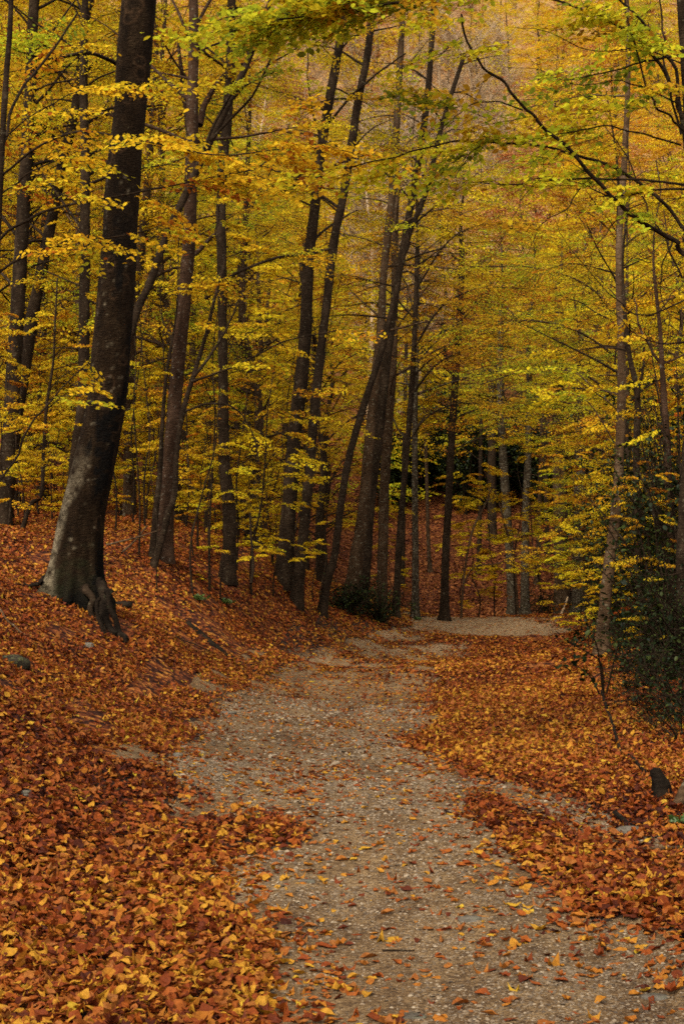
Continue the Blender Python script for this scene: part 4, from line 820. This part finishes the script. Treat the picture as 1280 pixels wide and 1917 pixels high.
ed = Pool([evergreen('evergreen_tree', 'black green evergreen in the shade above the red slope', 'tree', 'black green evergreens above the red slope', 530, 9, 2.6, 34, 30, .22, .2)])
for i in range(15):
    px = 722 + i * 25; d = 76 + (i * 7) % 6; ed.place(0, (px - CX) / F * d, d, rng.uniform(.6, .85), rz=i * 1.3)
s_ = evergreen('evergreen_shrub', 'rounded dark green shrub at the left side of the path below the leaning pair', 'shrub', None, 540, 1.1, 1.05, 24, 14, .06)
s_.location = (*at(712, 1160, 35.5)[:2], h1(*at(712, 1160, 35.5)[:2]))
s_ = evergreen('evergreen_shrub', 'small dark green shrub tucked behind the leaning pair, left of the rounded shrub', 'shrub', None, 541, .95, .75, 24, 14, .065)
s_.location = (*at(650, 1130, 35)[:2], h1(*at(650, 1130, 35)[:2]))
s_ = evergreen('evergreen_shrub', 'low dark shrub behind the crest between the pale streaked trunk and the cluster', 'shrub', None, 542, 1.2, .7, 16, 14, .07)
s_.location = (*at(1020, 1140, 49)[:2], h1(*at(1020, 1140, 49)[:2]))
# holly spray reaching out beside the leaning right tree
def holly_branch():
    wood, leaf = M(), M(); b = at(1130, 1300, 16.2); b[2] = h1(b[0], b[1]); Ps = []
    for q in ([(1128, 1300), (1125, 1245), (1100, 1222), (1070, 1205), (1038, 1180)], [(1128, 1290), (1120, 1230), (1110, 1195), (1085, 1178)], [(1128, 1290), (1150, 1230), (1165, 1170), (1150, 1150)], [(1128, 1320), (1100, 1262), (1060, 1240)], [(1130, 1330), (1125, 1380), (1150, 1410), (1200, 1450)]):
        Q = px_line(q, 16.2, 15.8); Q[0] = b + (0, 0, -.03); Q = catmull(Q, 6)
        if q[-1][1] > 1400: Q[:, 2] = np.maximum(Q[:, 2], hz(Q[:, 0], Q[:, 1]) + .02)
        tube(wood, Q, np.linspace(.012, .004, len(Q)), 6, cap=False)
        if q[-1][1] < 1400: k = rng.integers(len(Q) // 2, len(Q), 22); Ps.append(Q[k] + rng.normal(0, .06, (22, 3)))
    P = np.concatenate(Ps); n_ = len(P); stamp(leaf, HEX, FX, P, rotm(rng.uniform(0, 6.3, n_), rng.normal(.5, .4, n_), rng.normal(0, .5, n_)), .085 * rng.uniform(.7, 1.2, n_), rng.random(n_))
    e = thing('evergreen_sapling', 'small leafy evergreen sapling silhouetted before the foot of the leaning right tree', 'sapling', b); wood.build('stem', bk_dark, e, origin=b); leaf.build('foliage', m_hol, e, origin=b, smooth=False)
holly_branch()
# small plants at tree feet
def tuft(px, d, label, s, seed):
    b = at(px, 1100, d); b[2] = h1(b[0], b[1]); leaf = M(); r = np.random.default_rng(seed); n_ = 95
    P = r.normal(0, .055, (n_, 3)) * (1, .8, .5) * s; P[:, 2] = np.abs(P[:, 2]) + .03
    stamp(leaf, HEX, FX, P + b, rotm(r.uniform(0, 6.3, n_), r.normal(-.5, .4, n_), r.normal(0, .4, n_)), .075 * s * r.uniform(.6, 1.3, n_), r.random(n_))
    tag(leaf.build('leafy_plant', m_fresh, origin=b, smooth=False), label, 'plant')
tuft(372, 23, 'small green plant by a thin stump on the left bank', 1.0, 1); tuft(420, 24.6, 'green tuft at the foot of the straight dark beech', 1.1, 2); tuft(1278, 8.4, 'green sprig at the right edge below the pale root', .8, 3); tuft(780, 43.5, 'green sprig at the path side left of the crest trunks', 1.0, 4)
# ------------------------------------------------------------------ stones, logs, sticks
def stone(px, py, d_, sx, sy, sz, label, seed, m_=st_mat, name='stone', lift=.35):
    b = at(px, py, snap(px, py, d_)); b[2] = h1(b[0], b[1]); a = np.linspace(0, PI, 12); t_ = np.linspace(0, 2 * PI, 20, endpoint=False)
    V = np.array([(math.sin(u_) * math.cos(v_), math.sin(u_) * math.sin(v_), math.cos(u_)) for u_ in a for v_ in t_])
    V = V * (1 + .28 * fbm(V * 1.3 + seed, seed, 4)[:, None]); V = np.sign(V) * np.abs(V) ** .85
    V = V * (sx, sy, sz) + (0, 0, sz * lift)
    F_ = np.array([(i * 20 + j, i * 20 + (j + 1) % 20, (i + 1) * 20 + (j + 1) % 20, (i + 1) * 20 + j) for i in range(11) for j in range(20)])[:, ::-1]
    g_ = M(); g_.add(V + b, F_); tag(g_.build(name, m_, origin=b), label, 'rock' if sx > .14 else 'stone')
stone(26, 1248, 13, .16, .14, .10, 'dark mossy boulder among fallen leaves at the left edge', 1, st_dark, 'boulder')
stone(165, 1212, 15.5, .075, .06, .04, 'small pale stone in the leaves below the big leaning beech', 2)
stone(46, 1487, 9, .06, .05, .022, 'flat grey stone in the leaves at the left edge below the boulder', 3)
stone(428, 1336, 15.0, .09, .07, .02, 'pale flat stone on the left gravel edge, farthest of the path stones', 4)
stone(880, 1722, 6.1, .06, .05, .012, 'broad flat grey stone in the gravel, right of the path middle', 5)
stone(575, 1650, 7, .04, .03, .012, 'small grey stone in the gravel beside the left leaf tongue', 6)
stone(668, 1629, 7.25, .02, .016, .014, 'dark round pebble in the middle of the gravel', 7)
stone(1225, 1870, 5.05, .06, .045, .010, 'flat greenish stone in the gravel at the lower right corner', 8)
stone(330, 1416, 11.6, .05, .04, .02, 'grey stone at the left gravel edge above the leaf tongue', 9)
stone(520, 1450, 10.8, .05, .035, .012, 'flat pale stone in the gravel above the leaf tongue', 10)
stone(770, 1905, 4.9, .05, .035, .010, 'dull grey stone at the bottom edge of the gravel', 11)
stone(1180, 1560, 8.3, .09, .05, .03, 'rough pale rock poking out of the right gravel strip', 12)
stone(230, 1130, 17.0, .14, .10, .06, 'dark lump of earth and root below the big leaning beech', 13, bk_rot, 'root_lump')
def stick(pts, d0, d1, w0, w1, label, m_=bk_dark, name='stick', lift=.5, seed=1, cat='stick', fr=True):
    Q = catmull(px_line(pts, d0, d1), 7); r_ = np.linspace(w0 * d0 / F / 2, w1 * d1 / F / 2, len(Q))
    if fr: Q[:, 2] = hz(Q[:, 0], Q[:, 1]) + r_ * lift + .03
    g_ = M(); tube(g_, Q, r_, 9, rough=.12, seed=seed); b = Q[0].copy(); tag(g_.build(name, m_, origin=b), label, cat)
stick([(352, 1148), (372, 1154), (395, 1163), (420, 1172), (440, 1180)], 21.6, 20.5, 15, 9, 'short black rotten log half sunk in leaves on the left bank', bk_rot, 'log', -.4, 2, 'log')
stick([(0, 1160), (20, 1175), (60, 1196)], 15.8, 15, 5, 3, 'pale fallen branch in the leaves at the left edge above the boulder', bk_tawny, 'stick')
stick([(325, 1196), (350, 1188), (400, 1180)], 20, 20, 3, 2, 'thin dark stick in the leaves below the black log')
stick([(715, 1738), (775, 1740)], 5.95, 5.95, 4, 2.5, 'thin dark stick lying on the gravel near the path middle')
stick([(1128, 1600), (1190, 1598), (1240, 1600), (1290, 1590)], 7.7, 7.7, 7, 5, 'curved grey root lying across the leaves at the right edge', bk_brown, 'root')
stick([(1150, 1524), (1180, 1545)], 8.9, 8.4, 12, 9, 'short mossy root on the right gravel edge', bk_rot, 'root')
stick([(1125, 1290), (1130, 1340), (1145, 1385), (1170, 1430), (1230, 1478)], 17, 10, 5, 7, 'long thin root snaking down the right leaf bank to the hollow stump', bk_rot, 'root', .8)
stick([(200, 1020), (260, 1005), (300, 992)], 23.5, 23, 4, 2, 'pale fallen pole leaning behind the big beech', bk_tawny, 'fallen_branch', 0, 3, 'branch', False)
stick([(228, 1035), (255, 1010), (275, 985)], 23, 24, 4, 3, 'pale fallen pole crossing the other behind the big beech', bk_tawny, 'fallen_branch', 0, 4, 'branch', False)
stick([(905, 880), (930, 930), (945, 985), (960, 1040), (968, 1150)][::-1], 48, 48, 6, 3, 'pale snapped stem leaning left before the mottled grey trunk', bk_tawny, 'snapped_sapling', 0, 5, 'branch', False)
stick([(1049, 1150), (1056, 1135), (1062, 1118)], 45.5, 45.8, 4, 3, 'short pale stick propped against the clustered trunks', bk_twig, 'stick', 0, 6, 'stick', False)
stick([(470, 1092), (474, 1060), (470, 1000), (468, 960)], 21, 21.3, 6, 4, 'thin dark upright stub between the straight beech and the centre pair', bk_dark, 'snapped_sapling', 0, 7, 'branch', False)
# hollow stump and pale root at the right edge
b = at(1240, 1500, 9.4); b[2] = h1(b[0], b[1]); g_ = M()
Q = catmull(np.array([b + (-.02, 0, -.08), b + (0, .03, .05), b + (-.02, .05, .14), b + (-.04, .06, .2)]), 6)
tube(g_, Q, np.linspace(.10, .03, len(Q)), 22, rough=.5, seed=9); tag(g_.build('stump', bk_rot, origin=b), 'black rotten stump in the leaves at the right edge', 'stump')
e = at(1330, 1440, 9.0); g_ = M(); Q = catmull(np.array([at(1256, 1518, 9.0), at(1278, 1490, 9.0), at(1310, 1440, 9.1), at(1350, 1330, 9.3), at(1370, 1100, 9.5)]), 8); Q[0, 2] = h1(Q[0, 0], Q[0, 1])
tube(g_, Q, np.interp(np.linspace(0, 1, len(Q)), [0, .15, .4, 1], [.015, .035, .06, .10]), 20, rough=.12, seed=8); tag(g_.build('tree_foot', bk_tawny, origin=Q[0].copy()), 'pale lichen coated foot of a tree cut off by the right edge', 'tree')
print('objects', len(bpy.data.objects), 'polys', sum(len(m_.polygons) for m_ in bpy.data.meshes))
